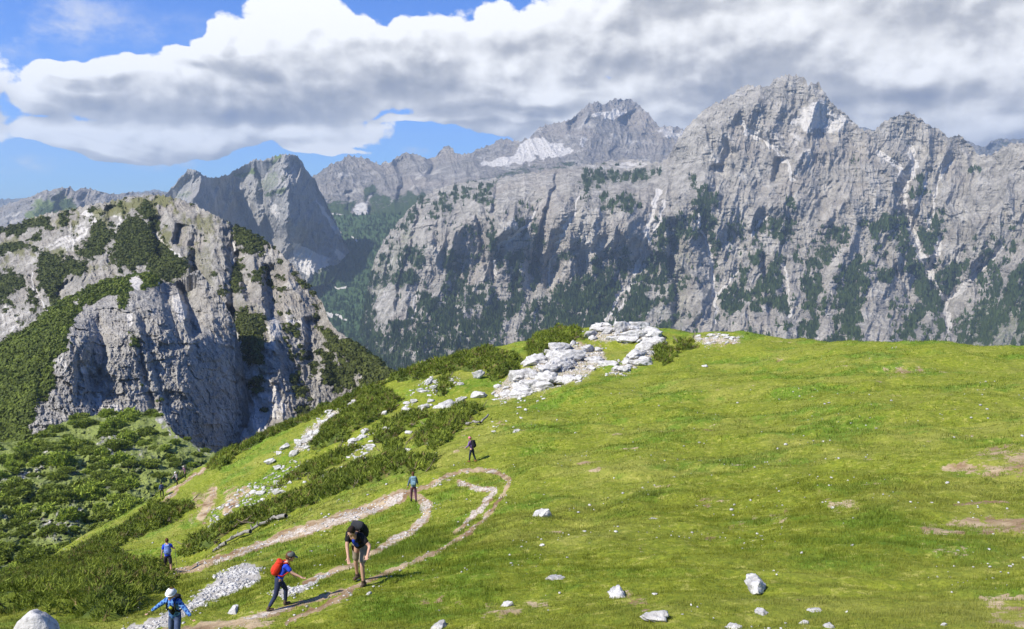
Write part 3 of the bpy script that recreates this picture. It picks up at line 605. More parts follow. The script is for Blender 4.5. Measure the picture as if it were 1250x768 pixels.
# ---- B: the scrubby slope below the spur
B_CREST = [(-400,560),(-60,545),(0,540),(30,538),(45,535),(60,524),(75,516),(95,509),(120,506),(150,504),(175,503),(190,503),(197,508),(205,518),(215,531),(228,537),(240,545),(262,552),(300,560),(400,580)]
B_CTL = [(-400,560,240),(0,540,290),(60,524,320),(120,506,345),(190,503,350),(215,531,320),(262,552,310),(400,580,300),(-400,760,120),(0,640,190),(60,600,230),(60,560,270),(120,560,275),(150,620,215),(200,600,245),(100,680,165),(0,720,130),(200,700,160),(400,700,170)]
def b_disp(px, py, v): return (fbm(px/50, py/30, 5, 51)*14+blocks(px, py, 7, 5, 14)*1.4+blocks(px, py, 3, 2.5, 15)*.6+(-(ridged(px/12, py/8, 5, 76)-.4))*2.0)*sstep(-.02, .1, v)
def b_masks(px, py, v):
    scr = weighted(px, py, [(1, [(118,536),(132,528),(153,525),(158,535),(148,548),(140,570),(123,552)]), (.95, [(5,598),(35,570),(55,545),(62,548),(50,572),(20,600),(0,616)]), (1, [(44,643),(60,632),(79,619),(101,622),(98,643),(68,653),(49,659)]), (.95, [(0,580),(16,586),(8,605),(-20,605)]), (1, [(188,504),(197,505),(215,528),(228,536),(211,538),(197,525)]), (.7, [(130,560),(160,545),(180,552),(150,575)]), (.8, [(0,628),(20,632),(45,640),(40,646),(10,640)]), (.7, [(60,555),(80,548),(76,570),(62,575)]), (.9, [(236,540),(262,548),(255,556),(240,554)]), (.6, [(90,580),(110,570),(105,590)])], 4, 5, 51)
    scr = scr*np.clip(.50+.9*fbm(px/6, py/5, 4, 54), 0, 1)*.85
    g = np.clip(.85+.5*fbm(px/20, py/14, 3, 52), 0, 1)
    return np.clip(.25+.9*fbm(px/18, py/12, 4, 53), 0, 1)*(1-scr), scr, g*(1-scr)
mat_b = rock_material('scrub_slope_ground', .3, rock=((.24, .23, .21), (.40, .38, .35)), veg=((.06, .10, .014), (.15, .20, .028)), strata=False, warmth=.2, bumpd=1.0, grass=(.23, .29, .045))
relief('scrub_slope', B_CREST, [(-400,800),(400,800)], B_CTL, -400, 330, 900, 360, mat_b, b_disp, b_masks, back=(60, 1.0), jag=1.2, jagf=6, seed=9)
bY = tps([(p[0], p[1]) for p in B_CTL], [p[2] for p in B_CTL])
# ------------------------------------------------------------------ the near hill: one height surface fitted through points on the slope
HILL = [ # picture x, picture y, metres ahead
 (440,768,14.2),(440,712,18),(340,745,17.2),(215,800,14.3),(120,820,13),(40,800,11.5),(-150,800,11),(625,768,12.6),(900,768,11),(1200,768,10),(1400,768,9.6),
 (100,745,25),(-100,760,24),(205,699,50),(505,612,44),(576,563,50),(198,606,145),(226,588,168),(0,705,62),(-120,760,38),(100,658,90),(-100,740,60),(150,640,105),
 (300,650,58),(400,640,44),(300,700,34),(400,600,58),(300,600,78),(240,640,72),(480,462,108),(380,508,112),(300,542,124),(245,570,148),(430,540,80),(520,500,86),
 (600,424,118),(660,412,122),(700,404,122),(760,399,122),(820,404,118),(880,407,112),(930,414,104),(1000,419,98),(1100,424,90),(1250,429,80),(1400,434,74),(1600,440,70),(620,470,92),(700,445,98),(780,430,104),
 (700,500,66),(700,560,43),(620,600,38),(660,635,27.5),(760,560,40),(900,560,36),(1200,560,30),(1400,560,28),(900,500,55),(1200,500,44),(1400,500,41),(1200,460,58),(1400,460,54),(900,450,80),(900,640,22),(1200,640,19),(1400,640,18),(640,690,18.5),(520,660,26),(560,720,16.5)]
hp, hv = [], []
for px_, py_, Yd in HILL:
    x_, y_, z_ = unproj(px_, py_, Yd); hp.append((float(x_), float(y_))); hv.append(float(z_))
hp += [(0, 0), (-8, 0), (10, 0), (0, -12), (20, -5), (-15, -8), (5, 5), (-6, 5), (16, 4), (0, -60), (60, -40), (-60, -40), (120, 20)]
hv += [-1.75, -2.6, -1.4, 2.2, .6, -1.8, -3.6, -4.2, -3.1, 14, 8, 4, -2]
# behind the crest and beyond the left edge the ground drops into the valley
for px_, py_, Yd in ((600,424,118),(700,404,122),(820,404,118),(930,414,104),(1100,424,90),(1250,429,80),(1400,434,74),(480,462,108),(380,508,112),(300,542,124)):
    x_, y_, z_ = unproj(px_, py_, Yd); a_ = float(x_)/Yd
    for dy, dz in ((22, -9.5), (60, -40), (150, -120)):
        hp.append((float(x_)+a_*dy*.6-dy*.25, Yd+dy)); hv.append(float(z_)+dz)
for px_, py_, Yd in ((245,570,148),(198,606,145),(100,658,90),(0,705,62),(-120,760,38)):
    x_, y_, z_ = unproj(px_, py_, Yd)
    for dx, dz in ((-16, -13), (-50, -48)):
        hp.append((float(x_)+dx, Yd+8)); hv.append(float(z_)+dz)
f_lo = tps(hp, hv, smooth=.0005)
def detail(x, y):
    r = np.hypot(x, y)
    a = fbm(x/16, y/16, 3, 400)*1.1*sstep(8, 60, r)
    a = a+fbm(x/4.5, y/4.5, 3, 405)*.5*sstep(4, 30, r)+fbm(x/1.3, y/1.3, 4, 410)*.11
    # cattle terraces
    t = (y*.9+x*.35+fbm(x/9, y/9, 2, 420)*5)/1.9
    return a+(np.abs((t-np.floor(t))-.5)*.24)*np.clip(fbm(x/14, y/14, 2, 430)+.4, 0, 1)
# the height field is tabulated on a fine regular grid so that everything stands on exactly the same surface
# polar table: compass angle x log distance
NA, NR = 1500, 960
q_ = np.linspace(-1, 1, NA); AZ = R(40)*q_+R(52)*np.sign(q_)*np.clip(np.abs(q_)-.82, 0, 1)**2*14
RR = np.exp(np.linspace(math.log(1.2), math.log(330), NR))
A2, R2 = np.meshgrid(AZ, RR); GX_, GY_ = R2*np.sin(A2), R2*np.cos(A2)
GZ_ = f_lo(GX_, GY_)+detail(GX_, GY_)
def hz(x, y):
    x = np.asarray(x, float); y = np.asarray(y, float)
    ia = np.clip(np.interp(np.arctan2(x, y), AZ, np.arange(NA)), 0, NA-1.001)
    ir = np.clip((np.log(np.hypot(x, y))-math.log(1.2))/(math.log(330)-math.log(1.2))*(NR-1), 0, NR-1.001)
    a0 = ia.astype(int); r0 = ir.astype(int); fa = ia-a0; fr = ir-r0
    return (GZ_[r0, a0]*(1-fa)+GZ_[r0, a0+1]*fa)*(1-fr)+(GZ_[r0+1, a0]*(1-fa)+GZ_[r0+1, a0+1]*fa)*fr
def ground(px, py, lo=6, hi=230):
    """where the line of sight through a picture point first meets the hill"""
    a, b = ray(px, py); a = float(a); b = float(b)
    Y = np.exp(np.linspace(math.log(lo), math.log(hi), 2500))
    g = b*Y-hz(a*Y, Y); i = np.where(g < 0)[0]
    if len(i) == 0: return None
    k = max(i[0], 1); t = g[k-1]/(g[k-1]-g[k]); y = Y[k-1]+(Y[k]-Y[k-1])*t
    return Vector((a*y, y, float(hz(a*y, y))))
def slope_n(x, y, e=.4):
    return Vector((float(hz(x-e, y)-hz(x+e, y)), float(hz(x, y-e)-hz(x, y+e)), 2*e)).normalized()
gpx, gpy = to_px(GX_, GY_, GZ_)
front = GY_ > 5
px_c = np.where(front, gpx, -9999.0); py_c = np.where(front, gpy, -9999.0)

# worn ground, traced as points on the surface
PATHS = [(5, [(120,700),(165,702),(205,700),(235,695),(262,684),(300,672),(345,655),(400,638),(450,622)]), (8, [(345,655),(400,638),(450,622),(490,605)]), (2.8, [(490,605),(520,594),(548,580),(575,573),(604,576),(622,586),(616,602),(600,622),(580,645),(555,662),(530,675),(500,688),(470,700),(430,718),(385,732),(330,748),(270,765)]),
 (5, [(506,606),(524,614),(520,632),(500,650),(480,660),(462,672)]), (4, [(462,672),(430,690),(400,700),(372,712)]), (3.5, [(560,588),(582,596),(604,598),(590,618),(572,634),(556,650)]),
 (2.2, [(205,600),(225,589),(250,572)]), (5, [(245,632),(255,615),(262,598)]), (6, [(275,625),(285,612)]), (3, [(430,722),(400,738),(350,760)]), (2.5, [(150,655),(185,625),(215,600)])]
GRAVEL = [[(235,735),(265,700),(300,688),(318,692),(316,710),(280,726),(240,742),(180,775),(130,775)], [(330,722),(370,715),(400,700),(385,715),(345,730)]]
BARE = [[(1140,575),(1180,560),(1215,545),(1262,545),(1262,585),(1220,580),(1180,582)], [(1000,600),(1030,605),(1055,620),(1030,626),(1010,618)], [(885,640),(920,630),(960,625),(955,634),(915,642),(890,646)], [(855,655),(880,650),(870,662)], [(585,745),(615,735),(640,740),(620,752),(590,755)], [(645,738),(668,728),(668,740)],
 [(840,612),(870,606),(890,612),(860,618)], [(1130,665),(1180,668),(1175,676),(1140,674)], [(1100,640),(1250,628),(1262,650),(1140,655)], [(1200,730),(1262,720),(1262,768),(1210,765)], [(505,735),(535,730),(560,735),(530,742)], [(780,670),(800,666),(800,676)], [(1080,450),(1120,446),(1130,455),(1090,458)], [(860,412),(900,410),(905,420),(870,424)],
 [(236,600),(262,596),(270,610),(250,640),(238,636)], [(270,600),(300,590),(310,600),(285,625),(268,630)], [(700,425),(720,415),(720,450),(690,470),(670,470)], [(740,720),(770,722),(800,740),(770,742)], [(140,770),(330,745),(430,722),(420,735),(330,762),(260,775)]]
M_path = lines_mask(px_c, py_c, [(w_*1.35, p_) for w_, p_ in PATHS], 1, 1.8)
M_bare = weighted(px_c, py_c, [(.8, p) for p in BARE], 9, 7, 61)*np.clip(.72+1.1*fbm(GX_/1.6, GY_/1.0, 4, 465), 0, 1.3)
M_grav = mask_polys(px_c, py_c, GRAVEL, 4, 4, 62)
M_pale = lines_mask(px_c, py_c, [(w_*1.7, p_) for w_, p_ in [(4.5, [(345,656),(400,640),(450,624),(488,607)]), (4, [(520,614),(518,632),(500,650),(482,660),(465,672)]), (3, [(562,590),(582,597),(603,599),(590,618),(572,634)]), (1.8, [(262,686),(300,674),(345,657)]), (2, [(524,596),(552,582),(572,574)])]], 2, 2.2)
M_pale = M_pale*np.clip(.62+1.5*fbm(GX_/1.7, GY_/1.7, 5, 64, .65), 0, 1)
M_pale = np.maximum(M_pale, .7*sstep(.15, .5, fbm(GX_/3, GY_/3, 3, 63))*M_path)
# dry, straw-coloured and lush patches, by place on the hill
DRY = np.clip(.5+.9*fbm(GX_/11, GY_/11, 4, 440)+.35*fbm(GX_/2.2, GY_/2.2, 3, 445), 0, 1)
LUSH = np.clip(.5+1.0*fbm(GX_/7+9, GY_/7, 4, 450)+.5*fbm(GX_/1.5, GY_/1.5, 3, 455), 0, 1)
M_thin = sstep(.22, .5, fbm(GX_/2.6, GY_/1.5, 5, 460, .6))*sstep(.3, .65, DRY)*.9
M_dirt = np.clip(np.maximum(M_path, np.maximum(M_bare, M_thin*.8)), 0, 1)

OUTM = weighted(px_c, py_c, [(.62, p) for p in ([(598,482),(612,464),(640,452),(665,432),(690,418),(735,424),(742,445),(715,462),(690,470),(650,480),(620,492)], [(712,406),(740,401),(775,399),(802,410),(795,418),(750,419),(715,414)], [(740,456),(768,432),(800,422),(802,432),(775,450),(752,459)], [(355,556),(369,530),(392,512),(407,500),(427,489),(440,487),(407,514),(391,527),(372,552)], [(845,411),(870,408),(905,410),(900,420),(860,422)])], 5, 5, 67)
M_pale = np.maximum(M_pale, OUTM)
def ground_material():
    m, t = material('meadow'); P = t.pos()
    mk = t.sep(t.attr('masks', 'Color')); dirt, pale, grav = mk[0], mk[1], mk[2]
    dry = t.attr('dry'); lush = t.attr('lush')
    n1 = t.noise(P, .8, 6, .65); n2 = t.noise(P, 7, 5, .65); n3 = t.noise(P, 30, 3, .6)
    c = t.mix(t.rng(n2, .3, .7), (.12, .155, .014), (.24, .27, .026))
    c = t.mix(t.math('MULTIPLY', t.rng(t.math('ADD', dry, t.math('SUBTRACT', n1, .5)), .45, .95), .75), c, (.26, .265, .05))
    c = t.mix(t.math('MULTIPLY', t.rng(t.math('ADD', lush, t.math('SUBTRACT', n1, .5)), .5, .9), .8), c, (.11, .20, .016))
    tuft = t.rng(t.voro(P, 2.6), .1, .4)
    c = t.mix(t.math('MULTIPLY', t.math('SUBTRACT', 1, tuft), .25), c, (.045, .085, .008))
    n4 = t.noise(P, 3.2, 5, .7)
    c = t.mix(t.math('MULTIPLY', t.rng(n4, .52, .68), .55), c, (.075, .13, .012))
    c = t.mix(t.math('MULTIPLY', t.rng(n4, .47, .34), .7), c, (.38, .36, .09))
    dd = t.rng(t.math('ADD', dirt, t.math('ADD', t.math('MULTIPLY', t.math('SUBTRACT', n2, .5), 1.5), t.math('MULTIPLY', t.math('SUBTRACT', n4, .5), 1.1))), .38, .62)
    soil = t.mix(t.rng(n1, .35, .65), (.20, .125, .065), (.44, .345, .215))
    c = t.mix(dd, c, soil)
    peb = t.rng(t.math('ADD', t.math('MULTIPLY', pale, 1.0), t.math('ADD', t.math('MULTIPLY', t.math('SUBTRACT', n2, .5), 1.5), t.math('MULTIPLY', t.math('SUBTRACT', n4, .5), .9))), .38, .60)
    stone = t.mix(t.rng(t.voro(P, 9, out='Color'), .3, .7), (.33, .27, .205), (.52, .465, .40))
    c = t.mix(peb, c, stone)
    gg = t.rng(t.math('ADD', grav, t.math('MULTIPLY', t.math('SUBTRACT', n1, .5), 1.3)), .35, .6)
    c = t.mix(gg, c, t.mix(t.rng(n2, .3, .7), (.28, .26, .23), (.46, .44, .40)))
    h = t.math('ADD', t.math('MULTIPLY', n1, .12), t.math('MULTIPLY', n2, .05)); h = t.math('ADD', h, t.math('MULTIPLY', n3, .012))
    t.out(t.principled(c, .9, t.bump(h, 1, .8), .15).outputs[0]); return m
mat_ground = ground_material()
faces = grid_faces(NR, NA, flip=True)
GM = np.stack([M_dirt, M_pale, M_grav], -1).reshape(-1, 3)
Vg = np.stack([GX_, GY_, GZ_], -1).reshape(-1, 3)
onpath = (M_path.ravel() > .5)[faces].sum(1) >= 2
attrs = {'masks': GM, 'dry': DRY.ravel(), 'lush': LUSH.ravel()}
link('ground', mesh_from('ground', Vg, faces[~onpath], mat_ground, True, attrs), kind='structure')
pf = faces[onpath]; used, inv = np.unique(pf, return_inverse=True)
link('path', mesh_from('path', Vg[used], inv.reshape(-1, 4), mat_ground, True, {k: v[used] for k, v in attrs.items()}), kind='structure')
# ground behind the viewer and to the sides, coarse
aa = np.linspace(AZ[-1], 2*math.pi+AZ[0], 90); rr = np.exp(np.linspace(math.log(1.2), math.log(330), 60))
A3, R3 = np.meshgrid(aa, rr); X3, Y3 = R3*np.sin(A3), R3*np.cos(A3)
Z3 = f_lo(X3, Y3)+detail(X3, Y3)
Z3 = np.where(Y3 < -60, np.minimum(Z3, 16), Z3)
link('hillside', mesh_from('hillside', np.stack([X3, Y3, Z3], -1).reshape(-1, 3), grid_faces(60, 90, flip=True), mat_ground, True, {'masks': np.zeros((5400, 3)), 'dry': np.full(5400, .5), 'lush': np.full(5400, .5)}), kind='structure')
# valley floor far below so that the ground reaches the horizon
xs = np.linspace(-16000, 16000, 81); ys = np.linspace(-9000, 16000, 61); X4, Y4 = np.meshgrid(xs, ys)
Z4 = -2300+fbm(X4/3000, Y4/3000, 4, 500)*500
link('valley_floor', mesh_from('valley_floor', np.stack([X4, Y4, Z4], -1).reshape(-1, 3), grid_faces(61, 81, flip=True), mat_forest, True, {'masks': np.tile([[1, 0, .3]], (X4.size, 1))}), kind='structure')

def field(table, x, y):
    ia = np.clip(np.interp(np.arctan2(x, y), AZ, np.arange(NA)), 0, NA-1).astype(int)
    ir = np.clip((np.log(np.hypot(x, y))-math.log(1.2))/(math.log(330)-math.log(1.2))*(NR-1), 0, NR-1).astype(int)
    return table[ir, ia]

# ------------------------------------------------------------------ grass
def grass(n, rmin, rmax, blades, hh, wid, seed, keepdense=1.0):
    rg = np.random.default_rng(seed)
    a = rg.uniform(R(-43), R(43), n); r = np.exp(rg.uniform(math.log(rmin), math.log(rmax), n))
    x = r*np.sin(a); y = r*np.cos(a)
    k = (field(M_path, x, y) < .35) & (field(M_grav, x, y) < .4) & (rg.random(n) > field(M_dirt, x, y)*1.3) & (BUSHF(x, y) < .5)
    x, y, r = x[k], y[k], r[k]; z = hz(x, y)
    lush = field(LUSH, x, y); dry = field(DRY, x, y)
    N = len(x)
    cl = rg.random(N)*1.0; tus = sstep(.12, .45, fbm(x/.8, y/.8, 3, 470)); clump = np.clip(.5+1.3*fbm(x/.55, y/.55, 3, 475), 0, 1)
    V = []; C = []
    for b in range(blades):
        s = (.5+.8*rg.random(N))*(.35+1.2*lush**2+.9*tus)*hh*np.clip(r/18, .9, 2.2)
        th = rg.uniform(0, 2*np.pi, N); ln = rg.uniform(.15, .75, N)*s
        ox = rg.normal(0, .045, N)*np.clip(r/18, 1, 2.5); oy = rg.normal(0, .045, N)*np.clip(r/18, 1, 2.5)
        wv = wid*np.clip(r/16, .8, 5)*(.7+.6*rg.random(N))
        wx, wy = -np.sin(th)*wv, np.cos(th)*wv
        bx, by = x+ox, y+oy
        V.append(np.stack([np.stack([bx-wx, by-wy, z-.03], -1), np.stack([bx+wx, by+wy, z-.03], -1), np.stack([bx+np.cos(th)*ln, by+np.sin(th)*ln, z+s], -1)], 1))
        g = np.clip(cl*.25+rg.random(N)*.25+.5*clump, 0, 1)
        base = np.stack([.115+.20*g, .155+.175*g, .015+.024*g], -1)
        dr = np.clip((dry-.25)*1.7, 0, 1)*(.25+.75*rg.random(N))*.8; base = base*(1-dr[:, None])+np.array([.30, .30, .085])*dr[:, None]
        lu = np.clip((lush-.45)*1.6, 0, 1)[:, None]*.7; base = base*(1-lu)+np.array([.10, .180, .016])*(.7+.5*g[:, None])*lu
        C.append(np.repeat(base[:, None], 3, 1))
    V = np.concatenate(V).reshape(-1, 3); C = np.concatenate(C).reshape(-1, 3)
    return V, C
def grass_material():
    m, t = material('grass_blades')
    c = t.attr('tint', 'Color')
    b = t.principled(c, .65, None, .15)
    tr = t.node('ShaderNodeBsdfTranslucent'); t.l.new(c, tr.inputs[0])
    mx = t.node('ShaderNodeMixShader'); mx.inputs[0].default_value = .3; t.l.new(b.outputs[0], mx.inputs[1]); t.l.new(tr.outputs[0], mx.inputs[2])
    t.out(mx.outputs[0]); return m
mat_blade = grass_material()
# ------------------------------------------------------------------ dwarf pine, scrub and far forest
def foliage_material(name, rough=.7, tr=.18):
    m, t = material(name); c = t.attr('tint', 'Color')
    c = t.mix(t.rng(t.noise(t.pos(), 1.7, 3, .6), .3, .7, 0, .35), c, t.mix(1.0, c, (.6, .62, .5), 'MULTIPLY'))
    b = t.principled(c, rough, None, .2); q = t.node('ShaderNodeBsdfTranslucent'); t.l.new(c, q.inputs[0])
    x = t.node('ShaderNodeMixShader'); x.inputs[0].default_value = tr; t.l.new(b.outputs[0], x.inputs[1]); t.l.new(q.outputs[0], x.inputs[2])
    t.out(x.outputs[0]); return m
mat_pine = foliage_material('dwarf_pine_needles'); mat_bark = plain('bark', (.20, .16, .12), .9, .35, 12, .1, .02)
mat_deadwood = plain('weathered_wood', (.24, .225, .20), .9, .45, 9, .1, .02)
def tufts(cx, cy, cz, nrm, n, L, W, rg, col, up=.8):
    """needle sprays: n thin triangles fanned round each centre"""
    N = len(cx); V = []; C = []
    for k in range(n):
        d = np.stack([rg.normal(0, .62, N)+nrm[0]*.7, rg.normal(0, .62, N)+nrm[1]*.7, np.abs(rg.normal(up, .35, N))], -1)
        d /= np.linalg.norm(d, axis=1, keepdims=True)
        s = np.cross(d, rg.normal(0, 1, (N, 3))); s /= np.linalg.norm(s, axis=1, keepdims=True)+1e-9
        l = (L*rg.uniform(.6, 1.25, N))[:, None]; w = (W*rg.uniform(.7, 1.3, N))[:, None]
        p = np.stack([cx, cy, cz], -1)+rg.normal(0, L*.22, (N, 3))
        V.append(np.stack([p-s*w-d*l*.2, p+s*w-d*l*.2, p+d*l], 1))
        C.append(np.repeat((col*rg.uniform(.75, 1.25, (N, 1)))[:, None], 3, 1))
    return np.concatenate(V).reshape(-1, 3), np.concatenate(C).reshape(-1, 3)
def tube(pts, rads, nseg=6):
    V = []; Fc = []
    P_ = [Vector(p) for p in pts]
    for i, p in enumerate(P_):
        d = (P_[min(i+1, len(P_)-1)]-P_[max(i-1, 0)]).normalized()
        a = d.orthogonal().normalized(); b = d.cross(a)
        for k in range(nseg):
            t = 2*math.pi*k/nseg; V.append(p+(a*math.cos(t)+b*math.sin(t))*rads[i])
    for i in range(len(P_)-1):
        for k in range(nseg):
            a0 = i*nseg+k; a1 = i*nseg+(k+1) % nseg
            Fc.append((a0, a1, a1+nseg, a0+nseg))
    return [tuple(v) for v in V], Fc
def join_parts(L):
    V = []; Fc = []; o = 0
    for v, f in L:
        V += list(v); Fc += [tuple(i+o for i in q) for q in f]; o += len(v)
    return V, Fc
def hit(px, py):
    for k in range(60):
        g = ground(px, py+k*1.0)
        if g is not None and g.y < 175: return g
    return None
PATCH = []
def patch_w(poly):
    P_ = [hit(*p) for p in poly]; return np.array([(p.x, p.y) for p in P_ if p is not None])
PINES = [
 ([(382,545),(394,523),(434,496),(465,477),(483,483),(484,498),(465,509),(430,530),(416,541),(391,550)], 1.02, 'large dark green dwarf pine thicket right of the diagonal band of white rocks'),
 ([(476,465),(510,444),(557,424),(598,417),(639,441),(632,454),(605,465),(591,451),(550,454),(503,465)], 1.16, 'broad dark dwarf pine thicket along the crest, left of the white rock outcrop'),
 ([(534,478),(540,462),(550,461),(552,472),(540,483)], 0.88, 'small dwarf pine on the rocky grass just below the crest thicket'),
 ([(285,550),(344,512),(402,489),(449,475),(469,468),(455,480),(402,505),(368,517),(300,552)], 0.95, 'narrow dwarf pine belt lining the skyline edge of the slope above the deep valley'),
 ([(449,528),(490,507),(520,502),(530,510),(503,522),(483,537),(459,543)], 0.75, 'thin dwarf pine with bare grey twigs in the middle of the rocky slope'),
 ([(500,548),(517,522),(544,505),(571,492),(591,499),(583,512),(551,539),(530,550)], 1.02, 'dense dwarf pine thicket just above left of the person in the pink hat'),
 ([(374,600),(374,587),(422,573),(449,563),(490,556),(534,560),(535,573),(490,583),(435,597),(388,614),(351,632),(300,642),(300,626),(334,612)], 0.82, 'long low dwarf pine hedge above the trail behind the walker with the teal backpack'),
 ([(215,682),(221,668),(259,650),(305,626),(325,622),(300,640),(289,648),(265,665),(240,680)], 0.88, 'yellowish dwarf pine thicket above the grey dead trunks by the trail'),
 ([(330,597),(368,570),(415,549),(446,546),(435,556),(402,573),(374,583),(341,598)], 0.68, 'low olive dwarf pine strip between white rocks halfway up the left slope'),
 ([(140,650),(181,623),(208,613),(238,613),(238,622),(208,640),(165,660)], 1.09, 'isolated oval dwarf pine thicket standing below the distant trail on the left'),
 ([(-60,765),(-30,725),(0,706),(60,690),(112,668),(150,676),(165,690),(198,702),(195,728),(160,745),(128,756),(80,752),(20,748)], 1.02, 'big dark dwarf pine thicket filling the bottom left corner behind the grey boulder'),
 ([(643,428),(655,410),(684,402),(710,404),(709,414),(684,423),(672,431),(651,438)], 1.16, 'rounded dark dwarf pine on the skyline directly left of the topmost white rocks'),
 ([(800,425),(812,418),(823,437),(812,446),(800,440)], 0.75, 'small bright green shrub right of the slanting white slab on the crest'),
 ([(825,418),(846,413),(845,426),(828,431)], 0.68, 'rightmost small green shrub on the crest beside the pale stony patch'),
 ([(255,572),(268,558),(292,548),(284,562),(268,573)], 1.02, 'small dwarf pine at the skyline edge above the distant hikers'),
 ([(40,725),(100,668),(150,645),(160,655),(115,690),(60,715)], 0.75, 'ragged dwarf pine strip between the corner thicket and the grassy slope edge'),
 ([(455,552),(480,541),(500,540),(497,552),(470,560)], 0.68, 'low dwarf pine clump just above the middle of the long hedge')]
def bush_tint(N, rg, x, y, light=0.0):
    g = np.clip(.5+.8*fbm(x/2.2, y/2.2, 3, 600)+rg.normal(0, .12, N)+light, 0, 1)[:, None]
    br = (rg.random(N) < .05+.12*(fbm(x/3, y/3, 2, 610) > .18))[:, None]
    c = np.array([.065, .100, .013])*(1-g)+np.array([.26, .315, .040])*g
    return np.where(br, np.array([.24, .19, .07])*(.6+.6*g), c)
def in_poly(x, y, W): return poly_sdf(x, y, W)
WP = []
for i, (poly, H, label) in enumerate(PINES):
    W = patch_w(poly); WP.append(W)
def BUSHF(x, y):
    m = np.zeros(np.shape(x))
    for W in WP:
        lo = W.min(0)-1; hi = W.max(0)+1; s = (x > lo[0]) & (x < hi[0]) & (y > lo[1]) & (y < hi[1])
        if s.any(): m[s] = np.maximum(m[s], poly_sdf(x[s], y[s], W) > .25)
    return m
for i, (poly, H, label) in enumerate(PINES):
    W = WP[i]; rg = np.random.default_rng(700+i); SHR = .35 if i in (4, 5, 6, 7, 8, 9, 16) else -.05
    lo, hi = W.min(0)-.8, W.max(0)+.8; area = (hi-lo).prod(); dist = W[:, 1].mean()
    dens = 40 if dist < 45 else 15
    n = int(area*dens); n = min(n, 70000)
    x = rg.uniform(lo[0], hi[0], n); y = rg.uniform(lo[1], hi[1], n)
    d = poly_sdf(x, y, W)+fbm(x/1.6, y/1.6, 3, 620+i)*1.5-SHR
    lump = np.clip(1-poly_sdf(x, y, W)*0, 0, 1)*(.72+.75*fbm(x/1.9, y/1.9, 3, 630+i))
    k = d > 0; x, y, d, lump = x[k], y[k], d[k], lump[k]
    prof = np.clip(d/1.1, 0, 1)**.55*lump*H
    e = .25
    def pf(xx, yy):
        dd = poly_sdf(xx, yy, W)+fbm(xx/1.6, yy/1.6, 3, 620+i)*1.5-SHR
        return np.clip(np.clip(dd, 0, 9)/1.1, 0, 1)**.55*(.72+.75*fbm(xx/1.9, yy/1.9, 3, 630+i))*H
    nx = -(pf(x+e, y)-pf(x-e, y))/(2*e); ny = -(pf(x, y+e)-pf(x, y-e))/(2*e)
    nl = np.sqrt(nx*nx+ny*ny+1)
    frac = np.where(rg.random(len(x)) < .7, rg.uniform(.8, 1.06, len(x)), rg.uniform(.25, .9, len(x)))
    z = hz(x, y)+prof*frac
    L = .20 if dist < 45 else .36
    Wd = .020 if dist < 45 else .05
    V, C = tufts(x, y, z, (nx/nl, ny/nl), 8 if dist < 45 else 6, L, Wd, rg, bush_tint(len(x), rg, x, y, .05*(i % 3)-.03), 1.0)
    # thicket body: a closed leafy surface a little inside the sprays
    st = max(.25, math.sqrt(area)/110); gx = np.arange(lo[0], hi[0], st); gy = np.arange(lo[1], hi[1], st); A_, B_ = np.meshgrid(gx, gy)
    pz = pf(A_, B_); dd = poly_sdf(A_, B_, W)+fbm(A_/1.6, B_/1.6, 3, 620+i)*1.5-SHR
    top = hz(A_, B_)+pz*.74-.10; fc = grid_faces(len(gy), len(gx), flip=True); ok = (dd.ravel() > 0)[fc].any(1); fc = fc[ok]
    used, inv = np.unique(fc, return_inverse=True); bv = np.stack([A_, B_, top], -1).reshape(-1, 3)[used]; bf = inv.reshape(-1, 4)
    tri = np.concatenate([bf[:, [0, 1, 2]], bf[:, [0, 2, 3]]])
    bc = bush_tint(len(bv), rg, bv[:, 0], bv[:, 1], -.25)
    AV = np.concatenate([V, bv]); AC = np.concatenate([C, bc]); AF = np.concatenate([np.arange(len(V)).reshape(-1, 3), tri+len(V)])
    c0 = np.array([W[:, 0].mean(), W[:, 1].mean(), float(hz(W[:, 0].mean(), W[:, 1].mean()))])
    root = link('dwarf_pine', None); root.location = c0; tag(root, label, 'dwarf pine')
    link('foliage', mesh_from('foliage', AV-c0, AF, mat_pine, False, {'tint': AC}), root)
    L_ = []
    for b in range(9 if dist > 45 else 16):
        j = rg.integers(len(W)); p0 = W[j]*(.6+.3*rg.random())+W.mean(0)*.0+(W.mean(0)-W[j])*.0
        p0 = W[j]+(W.mean(0)-W[j])*rg.uniform(.05, .3); dirv_ = (W[j]-W.mean(0)); dirv_ = dirv_/np.linalg.norm(dirv_)
        q = [(p0[0]+dirv_[0]*t*1.1+rg.normal(0, .08), p0[1]+dirv_[1]*t*1.1+rg.normal(0, .08)) for t in (0, .35, .7, 1.05)]
        L_.append(tube([(a-c0[0], b_-c0[1], float(hz(a, b_))-c0[2]+hh_) for (a, b_), hh_ in zip(q, (.1, .28, .42, .75))], (.05, .04, .03, .012), 5))
    for bv_, bf_ in L_: link('branch', mesh_from('branch', bv_, bf_, mat_bark, True), root)

